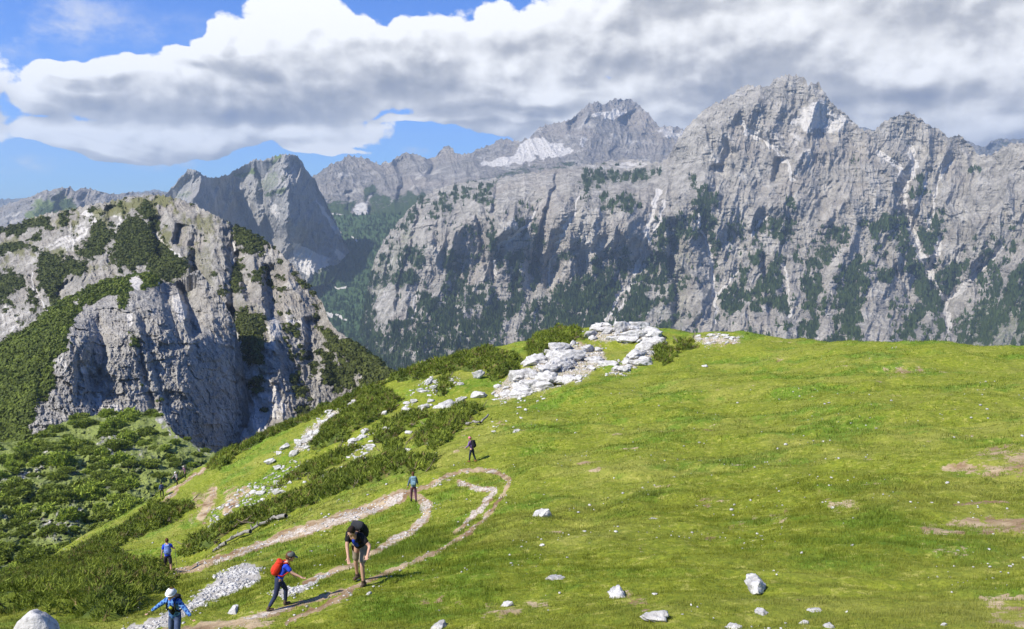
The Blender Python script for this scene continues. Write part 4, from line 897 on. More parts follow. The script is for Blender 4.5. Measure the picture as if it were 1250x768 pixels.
# shrubs of the slope below the spur: a few shapes, copied
def shrub_proto(k, light, tall=1.0):
    rg = np.random.default_rng(800+k); n = 620
    u = rg.normal(0, 1, (n, 3)); u /= np.linalg.norm(u, axis=1, keepdims=True); u[:, 2] = np.abs(u[:, 2])
    lob = .75+.55*fbm(u[:, 0]*1.7+k*9, u[:, 1]*1.7+u[:, 2], 3, 810+k)
    p = u*lob[:, None]*rg.uniform(.75, 1.05, (n, 1))*np.array([1, 1, .62*tall]); p[:, 2] += .02
    g = np.clip(.5+.6*u[:, 2]*0+rg.normal(0, .25, n)+.5*fbm(p[:, 0]*2, p[:, 1]*2, 2, 820+k), 0, 1)[:, None]
    col = (np.array([.10, .145, .018])*(1-g)+np.array([.28, .34, .045])*g)*(1 if not light else 1.5)
    V, C = tufts(p[:, 0], p[:, 1], p[:, 2], (u[:, 0], u[:, 1]), 5, .17, .045, rg, col, .7)
    # body
    ph = np.linspace(0, 2*np.pi, 17)[:-1]; th = np.linspace(0, np.pi/2, 7); V2 = []; 
    for t_ in th:
        for f_ in ph:
            d = np.array([np.sin(t_)*np.cos(f_), np.sin(t_)*np.sin(f_), np.cos(t_)])
            l = .75+.55*float(fbm(np.array(d[0]*1.7+k*9), np.array(d[1]*1.7+d[2]), 3, 810+k))
            V2.append(d*l*.82*np.array([1, 1, .62*tall]))
    F2 = []
    for a in range(6):
        for b in range(16): i0 = a*16+b; i1 = a*16+(b+1) % 16; F2 += [(i0, i0+16, i1+16), (i0, i1+16, i1)]
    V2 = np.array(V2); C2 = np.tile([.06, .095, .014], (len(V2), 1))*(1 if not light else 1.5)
    return mesh_from('foliage', np.concatenate([V, V2]), np.concatenate([np.arange(len(V)).reshape(-1, 3), np.array(F2)+len(V)]), mat_pine, False, {'tint': np.concatenate([C, C2])})
protos = [shrub_proto(0, 0), shrub_proto(1, 0), shrub_proto(2, 0, .8), shrub_proto(3, 1, 1.2), shrub_proto(4, 1, 1.5)]
stem = mesh_from('trunk', *tube([(0, 0, -.3), (.03, .02, .15), (-.02, .03, .45)], (.07, .05, .03), 6), mat_bark, True)
Bv, Bm = RELIEF['scrub_slope']
bpx, bpy_ = to_px(Bv[..., 0], Bv[..., 1], Bv[..., 2])
rg = np.random.default_rng(900); placed = 0
cand = rg.permutation(Bv.shape[0]*Bv.shape[1])
XY = []
for c in cand:
    i, j = divmod(int(c), Bv.shape[1]); p = Bv[i, j]; qx, qy = bpx[i, j], bpy_[i, j]
    if qx < -30 or qx > 265 or qy > 735 or qy < 500: continue
    if Bm[i, j, 1] > .45 and rg.random() > .06: continue
    r = rg.uniform(1.7, 5.0)*(1.15 if qy < 640 else .8)
    if any((p[0]-a)**2+(p[1]-b)**2+(p[2]-c_)**2 < (.66*(r+r0))**2 for a, b, c_, r0 in XY): continue
    if qx > 185 and r > 3: r = 2.4
    XY.append((p[0], p[1], p[2], r)); lightk = rg.random() < .38
    o = link('pale_shrub' if lightk else 'dwarf_pine', None); o.location = (float(p[0]), float(p[1]), float(p[2])-.12*r)
    o.scale = (r, r*rg.uniform(.85, 1.2), r*rg.uniform(.8, 1.15)); o.rotation_euler = (0, 0, rg.uniform(0, 6.28))
    if lightk: tag(o, 'pale green leafy shrub in the thick scrub below the shaded grey cliff', 'shrub', 'pale shrubs in the scrub below the cliff')
    else: tag(o, 'dark green dwarf pine in the thick scrub below the shaded grey cliff', 'dwarf pine', 'dwarf pines in the scrub below the cliff')
    link('foliage', protos[3+rg.integers(2)] if lightk else protos[rg.integers(3)], o); link('trunk', stem, o)
    placed += 1
    if placed >= 215: break

# scrub and woods too far and too many to count
def scatter_cover(name, src, n, rad, thr, col0, col1, tri, seed, label, cat, cone=0.0, extra=None):
    Vv, M = RELIEF[src]; rg = np.random.default_rng(seed); F_ = Vv.reshape(-1, 3); G_ = M.reshape(-1, M.shape[-1])[:, 0]
    qx, qy = to_px(F_[:, 0], F_[:, 1], F_[:, 2])
    nz = fbm(qx/6, qy/6, 3, seed)
    ok = np.where((G_+nz*.9 > thr) & (qx > -60) & (qx < 1310))[0]
    if len(ok) == 0: return
    s = rg.choice(ok, n); p = F_[s]+rg.normal(0, rad*.4, (n, 3))*np.array([1, 1, .1])
    r = rad*rg.uniform(.6, 1.3, n); V = []; C = []
    g = np.clip(.5+.6*fbm(p[:, 0]/(rad*9), p[:, 1]/(rad*9), 3, seed+3)+rg.normal(0, .15, n), 0, 1)[:, None]
    col = np.array(col0)*(1-g)+np.array(col1)*g
    if cone:
        for k in range(3):
            a = rg.uniform(0, 6.28, n)+k*2.1; w = r*.42; h = r*cone
            dx, dy = np.cos(a)*w, np.sin(a)*w
            V.append(np.stack([p+np.stack([dx, dy, 0*dx], -1), p-np.stack([dx, dy, 0*dx], -1), p+np.stack([0*dx, 0*dx, h], -1)], 1)); C.append(np.repeat((col*rg.uniform(.8, 1.2, (n, 1)))[:, None], 3, 1))
    else:
        for k in range(tri):
            u = rg.normal(0, 1, (n, 3)); u /= np.linalg.norm(u, axis=1, keepdims=True); u[:, 2] = np.abs(u[:, 2])*.8
            c_ = p+u*r[:, None]*.8; s1 = rg.normal(0, 1, (n, 3)); s1 -= u*(s1*u).sum(1, keepdims=True); s1 /= np.linalg.norm(s1, axis=1, keepdims=True); s2 = np.cross(u, s1)
            q = (r*.5)[:, None]
            V.append(np.stack([c_+s1*q, c_-s1*q*.5+s2*q*.87, c_-s1*q*.5-s2*q*.87], 1)); C.append(np.repeat((col*rg.uniform(.8, 1.2, (n, 1)))[:, None], 3, 1))
    V = np.concatenate(V).reshape(-1, 3); C = np.concatenate(C).reshape(-1, 3)
    tag(link(name, mesh_from(name, V, np.arange(len(V)).reshape(-1, 3), mat_pine, False, {'tint': C})), label, cat, kind='stuff')
scatter_cover('scrub', 'rocky_spur', 9000, 1.7, .62, (.055, .075, .011), (.17, .215, .028), 10, 31, 'low green scrub covering the sunny flank of the rocky spur', 'scrub')
scatter_cover('mountain_pine_cover', 'near_mountain', 12000, 2.6, .60, (.040, .052, .010), (.105, .125, .022), 8, 32, 'dark dwarf pine mats on the near rocky mountain', 'scrub')
scatter_cover('wall_woods', 'mountain_wall', 30000, 11, .60, (.046, .076, .022), (.105, .150, .040), 0, 33, 'dark woods on the ledges and at the foot of the great wall', 'woods', cone=1.5)
scatter_cover('valley_forest', 'valley', 22000, 13, .4, (.048, .092, .042), (.095, .150, .055), 0, 34, 'dense conifer forest covering the deep valley', 'forest', cone=1.5)

# ------------------------------------------------------------------ rocks
def rock_mat():
    m, t = material('white_limestone'); P = t.obj(); W_ = t.pos()
    n = t.noise(W_, 2.2, 6, .65); f = t.noise(W_, 11, 5, .65)
    c = t.mix(t.rng(n, .35, .68), (.36, .35, .33), (.64, .63, .60))
    c = t.mix(t.math('MULTIPLY', t.rng(f, .56, .70), .55), c, (.16, .155, .14))
    cr = t.rng(t.voro(t.vmath('ADD', W_, t.vmath('SCALE', t.noise(W_, 1.5, 3, out=1), scale=.8)), 2.6, 'DISTANCE_TO_EDGE'), 0, .035, 1, 0)
    c = t.mix(t.math('MULTIPLY', cr, .5), c, (.15, .145, .13))
    h = t.math('ADD', t.math('MULTIPLY', n, .10), t.math('MULTIPLY', f, .03))
    t.out(t.principled(c, .9, t.bump(h, 1, .8), .15).outputs[0]); return m
mat_rock = rock_mat(); 
def ico(sub):
    bm = bmesh.new(); bmesh.ops.create_icosphere(bm, subdivisions=sub, radius=1)
    V = np.array([v.co[:] for v in bm.verts]); Fc = [[v.index for v in f.verts] for f in bm.faces]; bm.free(); return V, np.array(Fc)
ICO3 = ico(4)
def rock_mesh(seed, cuts=12, flat=.6, rough=.17, name='limestone_rock', rounded=False):
    rg = np.random.default_rng(seed); V = ICO3[0].copy()
    for k in range(cuts):
        n_ = rg.normal(0, 1, 3); n_ /= np.linalg.norm(n_); d = rg.uniform(.42, .80) if not rounded else rg.uniform(.8, .95)
        t_ = V@n_; s = t_ > d; V[s] -= np.outer(t_[s]-d, n_)*.92
    r = np.linalg.norm(V, axis=1); u = V/r[:, None]
    nn = fbm(u[:, 0]*2.5+seed, u[:, 1]*2.5+u[:, 2]*2.1, 5, 950+seed, .6)
    V = V*(1+rough*2.2*nn)[:, None]
    V[:, 0] *= rg.uniform(.95, 1.3); V[:, 1] *= rg.uniform(.7, 1.0); V[:, 2] *= flat
    return mesh_from(name, V, ICO3[1], mat_rock, False)
ROCKS = [rock_mesh(s, 20, rg_f*.95) for s, rg_f in ((1, .55), (2, .7), (3, .45), (4, .6), (5, .5), (6, .8), (7, .4), (8, .65), (9, .35), (10, .6))]
nrock = 0
def put_rock(px, py, w, mesh=None, label=None, group=None, sink=.3, rz=None, sc=(1, 1, 1), rg=np.random.default_rng(77)):
    global nrock
    g = ground(px, py)
    if g is None: g = hit(px, py)
    if g is None: return None
    s = w*g.y/F/2*1.02
    me = mesh or ROCKS[rg.integers(len(ROCKS))]
    o = link('limestone_rock', me); o.location = (g.x, g.y, g.z+s*.45*sc[2]*(1-sink*2)); o.scale = (s*sc[0], s*sc[1], s*sc[2])
    nz_ = slope_n(g.x, g.y, 1.0)
    q = nz_.to_track_quat('Z', 'Y'); q2 = Matrix.Rotation(rz if rz is not None else rg.uniform(-.6, .9), 4, 'Z')
    o.rotation_euler = ((Matrix.Identity(3).lerp(q.to_matrix(), .6)).to_4x4() @ q2 @ Matrix.Rotation(rg.normal(0, .18), 4, 'X')).to_euler()
    tag(o, label, 'rock', group); nrock += 1; return o
NAMED = [
 (662,627,33,1,(1.1,.9,.95),'white boulder standing alone in the middle of the green meadow'),
 (796,752,36,6,(1,.9,1.1),'jagged white rock in the grass at the bottom edge, right of centre'),
 (923,714,50,9,(1,.6,.8),'long flat whitish slab lying slantwise in the lower right meadow'),
 (676,703,26,3,(1,.9,.8),'broken whitish rock with two humps in the lower middle of the meadow'),
 (755,724,38,7,(1,.7,.6),'flat pale slab half buried beside bare soil, above the jagged white rock'),
 (620,737,20,1,(1,.9,.9),'small white rock beside a patch of brown soil at the lower centre'),
 (536,761,28,4,(1,.8,.8),'low pale rock at the very bottom left of centre'),
 (285,744,24,8,(1,.9,1),'grey white rock between the two nearest children'),
 (797,632,13,3,(1,.8,.7),'tiny pale stone right of the lone boulder'),
 (632,525,14,2,(1,.9,1),'small white rock above right of the person in the pink hat'),
 (662,665,10,1,(1,.8,.8),'little white stone below the lone boulder'),
 (450,724,11,5,(1,.8,.7),'small white stone just below the bending man'),
 (402,580,34,2,(1,.8,.9),'pair of bright rocks fused together at the top edge of the long hedge, left rock'),
 (538,494,30,6,(1,.9,1.3),'upright bright white rock above the thicket near the crest'),
 (584,481,22,4,(1,1,1.2),'bulky white rock under the crest left of the big outcrop'),
 (861,446,9,3,(1,.8,.8),'lonely pale stone below the right end of the crest shrubs'),
 (930,745,22,10 % 10,(1,.9,.9),'broken white stone below the long slab'),
 (992,742,24,6,(1,.7,.7),'pale rock near the bottom edge, right of the broken stone'),
 (1012,763,22,2,(1,.8,.9),'white rock cut by the bottom edge, rightmost of its cluster'),
 (982,760,16,5,(1,.9,1),'small upright pale stone left of the rightmost bottom edge rock'),
 (897,765,26,1,(1,.8,.9),'white stone at the bottom edge, leftmost of the right cluster')]
for px_, py_, w_, k_, sc_, lab in NAMED: put_rock(px_, py_+w_*.12, w_*1.35, ROCKS[k_], lab, None, .34 if w_ > 34 else .55, .2, (sc_[0], sc_[1], sc_[2]*.95))
bb = rock_mesh(31, 10, .75, .05, 'boulder', True)
BY = 11.6; x0_, _, z0_ = unproj(42, 748, BY); gz_ = float(hz(float(x0_), BY)); half = (float(z0_)-gz_+.12)/2
bo = link('boulder', bb); bo.location = (float(x0_), BY, gz_-.12+half); bo.scale = (.33, .34, half/.70)
tag(bo, 'smooth grey boulder poking into the bottom left corner', 'boulder'); print('BOULDER', half)
ZONES = [
 ([(598,482),(612,464),(640,452),(665,432),(690,418),(735,424),(742,445),(715,462),(690,470),(650,480),(620,492)], 60, 10, 40, 'white limestone block of the big outcrop below the crest', 'rocks of the big outcrop'),
 ([(712,406),(740,401),(775,399),(802,410),(795,418),(750,419),(715,414)], 28, 10, 34, 'white limestone block on the top of the crest', 'rocks on the crest top'),
 ([(740,456),(768,432),(800,422),(802,432),(775,450),(752,459)], 18, 10, 34, 'pale block of the slanting slab right of the big outcrop', 'blocks of the slanting slab'),
 ([(845,411),(870,408),(905,410),(900,420),(860,422)], 16, 4, 11, 'small pale stone in the stony patch at the right of the crest', 'stones of the stony patch'),
 ([(355,556),(369,530),(392,512),(407,500),(427,489),(440,487),(407,514),(391,527),(372,552)], 28, 6, 17, 'white rock in the diagonal band left of the upper thicket', 'rocks of the diagonal band'),
 ([(495,476),(526,462),(560,458),(566,470),(530,480),(505,482)], 14, 6, 15, 'white rock on the grass under the crest thicket', 'rocks under the crest thicket'),
 ([(483,500),(501,489),(526,494),(522,502),(500,504)], 9, 6, 15, 'white rock right of the upper thicket', 'rocks right of the upper thicket'),
 ([(418,545),(447,525),(458,530),(454,548),(436,566)], 13, 7, 16, 'white rock between the upper and lower thickets', 'rocks between the thickets'),
 ([(240,645),(300,592),(362,562),(376,578),(330,608),(290,632)], 24, 4, 12, 'small pale rock on the bright grass at the left end of the slope', 'pale rocks at the left end of the slope'),
 ([(590,505),(640,488),(680,480),(650,500),(620,530),(600,545)], 14, 3, 9, 'small stone in the grass below the big outcrop', 'stones below the big outcrop')]
ZONES.append(([(300,600),(340,545),(430,500),(500,470),(590,455),(620,480),(590,500),(560,540),(480,556),(380,590),(320,615)], 58, 5, 17, 'white rock strewn between the thickets of the left slope', 'rocks strewn over the left slope'))
GR = np.random.default_rng(78)
for poly, n, a, b, lab, grp in ZONES:
    P_ = np.array(poly, float); lo, hi = P_.min(0), P_.max(0); k = 0
    while k < n:
        q = np.array([GR.uniform(lo[0], hi[0]), GR.uniform(lo[1], hi[1])])
        if poly_sdf(np.array([q[0]]), np.array([q[1]]), poly)[0] < 0: continue
        w_ = a+(b-a)*GR.random()**1.8
        put_rock(q[0], q[1], w_, None, lab, grp, GR.uniform(.25, .50), GR.uniform(.25, .85), (1.15, GR.uniform(.6, 1), GR.uniform(.9, 1.7))); k += 1
for k in range(24):
    px_, py_ = GR.uniform(430, 1250), GR.uniform(560, 765)
    put_rock(px_, py_, GR.uniform(2.5, 7)*(1+(py_ > 700)*.4), None, 'small pale stone lying loose in the open meadow', 'loose stones of the meadow', .3)
# rubble on the trails and the gravel fan
def rubble(name, mask, n, s0, s1, seed, label, thr=.55):
    rg = np.random.default_rng(seed); m = mask.ravel(); ok = np.where((m > thr) & front.ravel() & (R2.ravel() < 130))[0]
    w_ = R2.ravel()[ok]**1.0; i = rg.choice(ok, n, p=w_/w_.sum()); base, bf = ico(1)
    x = Vg[i, 0]+rg.normal(0, .15, n); y = Vg[i, 1]+rg.normal(0, .15, n); z = hz(x, y); s = s0+(s1-s0)*rg.random(n)**3; s = s*np.clip(np.hypot(x, y)/28, .7, 1.8)
    V = base[None]*(1+rg.normal(0, .18, (n, len(base), 1)))*(s[:, None, None]*rg.uniform(.6, 1.3, (n, 1, 3))*np.array([1, 1, .6]))+np.stack([x, y, z+s*.15], -1)[:, None]
    Fc = (bf[None]+(np.arange(n)*len(base))[:, None, None]).reshape(-1, 3)
    tag(link(name, mesh_from(name, V.reshape(-1, 3), Fc, mat_rock, False)), label, 'rubble', kind='stuff')
rubble('rubble', M_grav*np.clip(.62+1.6*fbm(GX_/1.1, GY_/1.1, 4, 68), 0, 1), 4600, .015, .085, 81, 'pale angular rubble of the fan beside the nearest children')
rubble('trail_stones', np.maximum(M_pale*np.clip(.7+fbm(GX_/2, GY_/2, 3, 69), 0, 1), M_path*.62), 2600, .01, .055, 82, 'whitish stones strewn along the worn trail', .5)
out_m = weighted(px_c, py_c, [(1, z[0]) for z in ZONES[:9]], 6, 6, 66); rubble('outcrop_rubble', out_m, 2200, .04, .15, 83, 'small broken white stones between the rocks of the upper slope', .5)
# dead trunks and the dead branch
def trunk_obj(name, pts, rads, label, cat, mat=mat_deadwood, stubs=3, seed=0):
    rg = np.random.default_rng(seed); P3 = []
    for (px_, py_), h_ in pts:
        g = hit(px_, py_); P3.append(Vector((g.x, g.y, g.z+h_)))
    c0 = P3[0].copy(); Q = []
    for a, b in zip(P3[:-1], P3[1:]):
        for t_ in (0, .33, .66): Q.append(a.lerp(b, t_)+Vector(rg.normal(0, rads*.25, 3)))
    Q.append(P3[-1]); r_ = [rads*(1-.55*i/len(Q))*(1+.2*rg.normal()) for i in range(len(Q))]
    root = link(name, None); root.location = c0; tag(root, label, cat)
    v, f = tube([q-c0 for q in Q], r_, 9); link('trunk', mesh_from('trunk', v, f, mat, True), root)
    for k in range(stubs):
        i = rg.integers(1, len(Q)-1); d = Vector((rg.normal(), rg.normal()*.5, abs(rg.normal())+.4)).normalized()*rads*rg.uniform(1.3, 2.6)
        v, f = tube([Q[i]-c0, Q[i]-c0+d*.5+Vector((0, 0, rads*.3)), Q[i]-c0+d], (rads*.45, rads*.3, rads*.1), 6); link('branch', mesh_from('branch', v, f, mat, True), root)
trunk_obj('fallen_trunk', [((349,634), .25), ((335,637), .3), ((318,645), .3), ((306,652), .25)], .17, 'upper weathered grey fallen trunk between the thicket and the trail', 'fallen trunk', seed=1)
trunk_obj('fallen_trunk', [((306,653), .3), ((290,658), .28), ((276,664), .2)], .16, 'middle weathered grey fallen trunk between the thicket and the trail', 'fallen trunk', seed=2)
trunk_obj('fallen_trunk', [((275,666), .2), ((266,671), .18), ((260,675), .1)], .15, 'short lowest weathered grey fallen trunk beside the trail', 'fallen trunk', seed=3)
trunk_obj('dead_branch', [((569,520), .15), ((578,519), .3), ((587,519), .25), ((596,513), .5)], .13, 'bleached crooked dead branch sticking out of the thicket above the person in the pink hat', 'dead branch', seed=4, stubs=1)
gv, gc = [], []
for n, r0, r1, bl, h_, w_, sd in ((175000, 8, 30, 5, .05, .006, 1), (175000, 24, 130, 3, .05, .006, 2)):
    v_, c_ = grass(n, r0, r1, bl, h_, w_, sd); gv.append(v_); gc.append(c_)
gv = np.concatenate(gv); gc = np.concatenate(gc)
tag(link('grass', mesh_from('grass', gv, np.arange(len(gv)).reshape(-1, 3), mat_blade, False, {'tint': gc})), 'short green and straw coloured grass over the whole hillside', 'grass', kind='stuff')

# white flowers and chips scattered in the turf
rg = np.random.default_rng(91); n = 4200; a = rg.uniform(R(-36), R(36), n); r = np.exp(rg.uniform(math.log(9), math.log(95), n)); x = r*np.sin(a); y = r*np.cos(a)
k = (fbm(x/4, y/4, 3, 480) > .12) & (BUSHF(x, y) < .5); x, y, r = x[k], y[k], r[k]; n = len(x); z = hz(x, y); s = (.010+.024*rg.random(n)**3)*np.clip(r/14, 1, 3.2); base, bf = ico(1)
V = base[None]*(s[:, None, None]*rg.uniform(.6, 1.3, (n, 1, 3)))*np.array([1, 1, .6])+np.stack([x, y, z+.01+s*.4], -1)[:, None]
tag(link('small_pebbles', mesh_from('small_pebbles', V.reshape(-1, 3), (bf[None]+(np.arange(n)*len(base))[:, None, None]).reshape(-1, 3), mat_rock, False)), 'tiny pale pebbles and flower heads sprinkled through the meadow turf', 'pebbles', kind='stuff')
# ------------------------------------------------------------------ hikers
def rotx(v, a): c, s = math.cos(a), math.sin(a); return Vector((v.x, v.y*c-v.z*s, v.y*s+v.z*c))
def skin_mesh(name, verts, rads, edges, root=0, sub=1, extra=None, voxel=None, mat=None):
    me = bpy.data.meshes.new(name); me.from_pydata([tuple(v) for v in verts], edges, []); me.update()
    o = bpy.data.objects.new(name, me); COL.objects.link(o)
    o.modifiers.new('skin', 'SKIN')
    for i, r in enumerate(rads):
        d = me.skin_vertices[0].data[i]; d.radius = r if isinstance(r, tuple) else (r, r); d.use_root = (i == root)
    m = o.modifiers.new('sub', 'SUBSURF'); m.levels = m.render_levels = sub
    dg = bpy.context.evaluated_depsgraph_get(); e = bpy.data.meshes.new_from_object(o.evaluated_get(dg))
    bpy.data.objects.remove(o)
    if extra:
        bm = bmesh.new(); bm.from_mesh(e)
        for x in extra: bm.from_mesh(x)
        bm.to_mesh(e); bm.free()
    if voxel:
        o = bpy.data.objects.new(name, e); COL.objects.link(o)
        m = o.modifiers.new('re', 'REMESH'); m.mode = 'VOXEL'; m.voxel_size = voxel
        m = o.modifiers.new('sm', 'SMOOTH'); m.iterations = 2; m.factor = .5
        dg = bpy.context.evaluated_depsgraph_get(); e2 = bpy.data.meshes.new_from_object(o.evaluated_get(dg))
        bpy.data.objects.remove(o); e = e2
    for p in e.polygons: p.use_smooth = True
    e.materials.clear(); 
    if mat: e.materials.append(mat)
    e.name = name; return e
def blob(name, c, r, rot=None, n=3, mat=None, fn=None):
    bm = bmesh.new(); bmesh.ops.create_icosphere(bm, subdivisions=n, radius=1)
    for v in bm.verts:
        p = v.co.copy()
        if fn: p = fn(p)
        p = Vector((p.x*r[0], p.y*r[1], p.z*r[2]))
        if rot: p = rot @ p
        v.co = p+Vector(c)
    me = bpy.data.meshes.new(name); bm.to_mesh(me); bm.free()
    for p in me.polygons: p.use_smooth = True
    if mat: me.materials.append(mat)
    return me
_mats = {}
def cloth(name, col, **k):
    if name not in _mats: _mats[name] = plain(name, col, .85, .22, 9, .15, .004, **k)
    return _mats[name]
mat_skin = plain('skin', (.50, .30, .21), .55, .10, 6, .3)
def plaid_mat():
    m, t = material('blue_checked_cloth'); P = t.obj(); s = t.node('ShaderNodeSeparateXYZ'); t.l.new(P, s.inputs[0])
    def st(v, f): return t.rng(t.math('SINE', t.math('MULTIPLY', v, f)), .35, .55)
    k = t.math('MAXIMUM', st(s.outputs[0], 75), st(s.outputs[2], 75))
    c = t.mix(k, (.025, .07, .30), (.12, .28, .58)); t.out(t.principled(c, .85, None, .15).outputs[0]); return m

def person(at, facing, hgt, lean, head, legs, arms, wear, label, side=0.0, near=False, yshift=0):
    """FK figure facing local +Y; legs/arms = ((left), (right)) with the left at -X"""
    g = ground(*at) or hit(*at); k = hgt/1.75
    T = Matrix.Rotation(R(side), 3, 'Y')
    up = T @ rotx(Vector((0, 0, 1)), -R(lean)); 
    fw = T @ rotx(Vector((0, 1, 0)), -R(lean)); rt = T @ Vector((1, 0, 0))
    pel = Vector((0, 0, 0)); V = []; Rd = []; E = []; J = {}
    def add(n, p, r, par=None):
        V.append(p); Rd.append(r); J[n] = len(V)-1
        if par is not None: E.append((J[par], J[n]))
        return p
    add('pelvis', pel, (.135, .105)); 
    add('waist', pel+up*.16+fw*.01, (.120, .090), 'pelvis'); add('chest', pel+up*.34+fw*.015, (.150, .105), 'waist')
    add('collar', pel+up*.47, (.095, .075), 'chest'); neck = add('neck', pel+up*.54+fw*.012, .052, 'collar')
    hd = T @ rotx(Vector((0, 0, 1)), -R(lean-head)); hf = T @ rotx(Vector((0, 1, 0)), -R(lean-head)); hs = 1.22 if hgt < 1.4 else 1.0
    hc = neck+hd*.135*hs+hf*.02
    add('skull', neck+hd*.10, .062, 'neck')
    limbs = {}
    for s, L_ in ((-1, arms[0]), (1, arms[1])):
        fa, oa, eb, ob = [R(a) for a in L_]
        sh = pel+up*.455+rt*s*.155; n = 'ab'[s > 0]
        add('sh'+n, sh, .058, 'collar')
        def dr(f, o): return (rotx(Vector((0, 0, -1)), f).normalized()*math.cos(o)+Vector((s, 0, 0))*math.sin(o))
        d1 = dr(fa, oa); el = sh+rt*s*.03+d1*.27; add('el'+n, el, .043, 'sh'+n)
        d2 = dr(fa+eb, oa+ob); wr = el+d2*.245; add('wr'+n, wr, .028, 'el'+n)
        pm = wr+d2*.085; add('palm'+n, wr+d2*.045, (.036, .020) , 'wr'+n); add('knu'+n, pm, (.038, .018), 'palm'+n)
        side_ = d2.cross(Vector((0, 0, 1)) if abs(d2.z) < .9 else Vector((0, 1, 0))).normalized(); curl = d2.cross(side_).normalized()
        fr = .0095 if near else .011
        for q, ln in ((-1.5, .062), (-.5, .075), (.5, .080), (1.5, .070)):
            a_ = pm+side_*q*.020+d2*.012; add(f'f{n}{q}a', a_, fr, 'knu'+n)
            b_ = a_+(d2*.92-curl*.3).normalized()*ln*.55; add(f'f{n}{q}b', b_, fr*.95, f'f{n}{q}a')
            add(f'f{n}{q}c', b_+(d2*.6-curl*.75).normalized()*ln*.45, fr*.85, f'f{n}{q}b')
        th = wr+d2*.03+side_*.034; add(f't{n}a', th, fr*1.2, 'palm'+n); add(f't{n}b', th+(side_*.6+d2*.8-curl*.2).normalized()*.04, fr*1.05, f't{n}a'); add(f't{n}c', th+(side_*.5+d2*.9-curl*.4).normalized()*.068, fr*.9, f't{n}b')
        limbs['arm'+n] = (sh, el, wr, pm, d2)
    for s, L_ in ((-1, legs[0]), (1, legs[1])):
        fa, kb, sp = [R(a) for a in L_]; n = 'ab'[s > 0]
        hp_ = pel+rt*s*.088-up*.05; add('hip'+n, hp_, .088, 'pelvis')
        d1 = (rotx(Vector((0, 0, -1)), fa)*math.cos(sp)+Vector((s, 0, 0))*math.sin(sp)); kn = hp_+d1*.42; add('kn'+n, kn, .056, 'hip'+n)
        d2 = (rotx(Vector((0, 0, -1)), fa-kb)*math.cos(sp*.5)+Vector((s, 0, 0))*math.sin(sp*.5)); cf = kn+d2*.15; add('cf'+n, cf, .052, 'kn'+n)
        an = kn+d2*.41; add('an'+n, an, .034, 'cf'+n)
        toe = an+Vector((s*.02, .15, -.055)); add('hl'+n, an+Vector((0, -.02, -.05)), .036, 'an'+n); add('to'+n, toe, .030, 'hl'+n)
        limbs['leg'+n] = (hp_, kn, an, toe)
    # head with brow, nose, chin, ears
    Rm = Matrix((rt, hf, hd)).transposed()*hs; hd = hd*hs; hf = hf*hs
    def face(p):
        q = p.copy()
        if q.y > 0 and q.z < 0: q.x *= 1-.22*(-q.z)
        if q.y > .55: q.z = q.z
        return q
    ex = [blob('h', hc, (.077, .096, .118), Rm, 3, None, face)]
    for dx, dy, dz, r in ((0, .098, -.012, (.013, .020, .022)), (0, .078, -.082, (.030, .022, .020)), (-.078, -.005, -.005, (.010, .020, .030)), (.078, -.005, -.005, (.010, .020, .030)), (0, .084, -.050, (.026, .014, .008)), (0, .080, .030, (.055, .020, .012))):
        ex.append(blob('h', hc+Rm @ Vector((dx, dy, dz)), r, Rm, 2))
    body = skin_mesh('body', V, Rd, E, 0, 2, ex, .0085 if near else .014, mat_skin)
    low = min(v.z for v in V)-.030
    root = link('person', None)
    root.location = (g.x, g.y, g.z-low*k+.01+yshift); root.scale = (k, k, k); root.rotation_euler = (0, 0, R(facing)); tag(root, label, 'person')
    link('body', body, root)
    # eyes are painted by two tiny dark lids
    for s in (-1, 1):
        link('eye', blob('eye', hc+Rm @ Vector((s*.030, .083, .006)), (.011, .010, .007), Rm, 1, cloth('dark_eye', (.03, .02, .015))), root)
    def part(name, vs, rs, es, mat, root_i=0, sub=2, vox=None): return link(name, skin_mesh(name, vs, rs, es, root_i, sub, None, vox, mat), root)
    sh = lambda s: (limbs['arma'] if s < 0 else limbs['armb'])
    # jacket or shirt
    tv = [pel-up*.10, pel+up*.16+fw*.01, pel+up*.34+fw*.015, pel+up*.475]; tr_ = [(.170, .140), (.150, .115), (.175, .128), (.112, .088)]; te = [(0, 1), (1, 2), (2, 3)]
    for s in (-1, 1):
        a = sh(s); i = len(tv); sl_ = wear.get('sleeve', 1.0)
        tv += [a[0]]; tr_ += [.076]; te += [(3, i)]
        if sl_ > .6: tv += [a[1], a[1].lerp(a[2], .9)]; tr_ += [.058, .042]; te += [(i, i+1), (i+1, i+2)]
        else: tv += [a[0].lerp(a[1], .75)]; tr_ += [.062]; te += [(i, i+1)]
    part(wear.get('top_name', 'jacket'), tv, tr_, te, wear['top'], 1)
    if 'shirt' in wear:
        q = pel+up*.26+fw*.075; link('shirt', blob('shirt', q, (.085, .075, .20), Matrix((rt, fw, up)).transposed(), 3, wear['shirt']), root)
    if 'badge' in wear:
        q = pel+up*.33+fw*.135; link('shirt_print', blob('shirt_print', q, (.055, .02, .050), Matrix((rt, fw, up)).transposed(), 2, wear['badge']), root)
    # trousers
    pv = [pel+up*.09, pel-up*.04]; pr = [(.148, .118), (.148, .118)]; pe = [(0, 1)]; short = wear.get('short', False)
    for n in 'ab':
        a = limbs['leg'+n]; i = len(pv); pv += [a[0], a[1]]; pr += [.104, .082 if short else .072]; pe += [(1, i), (i, i+1)]
        if not short: pv += [a[1].lerp(a[2], .45), a[1].lerp(a[2], .93)]; pr += [.064, .052]; pe += [(i+1, i+2), (i+2, i+3)]
    part('shorts' if short else 'trousers', pv, pr, pe, wear['legs'], 0)
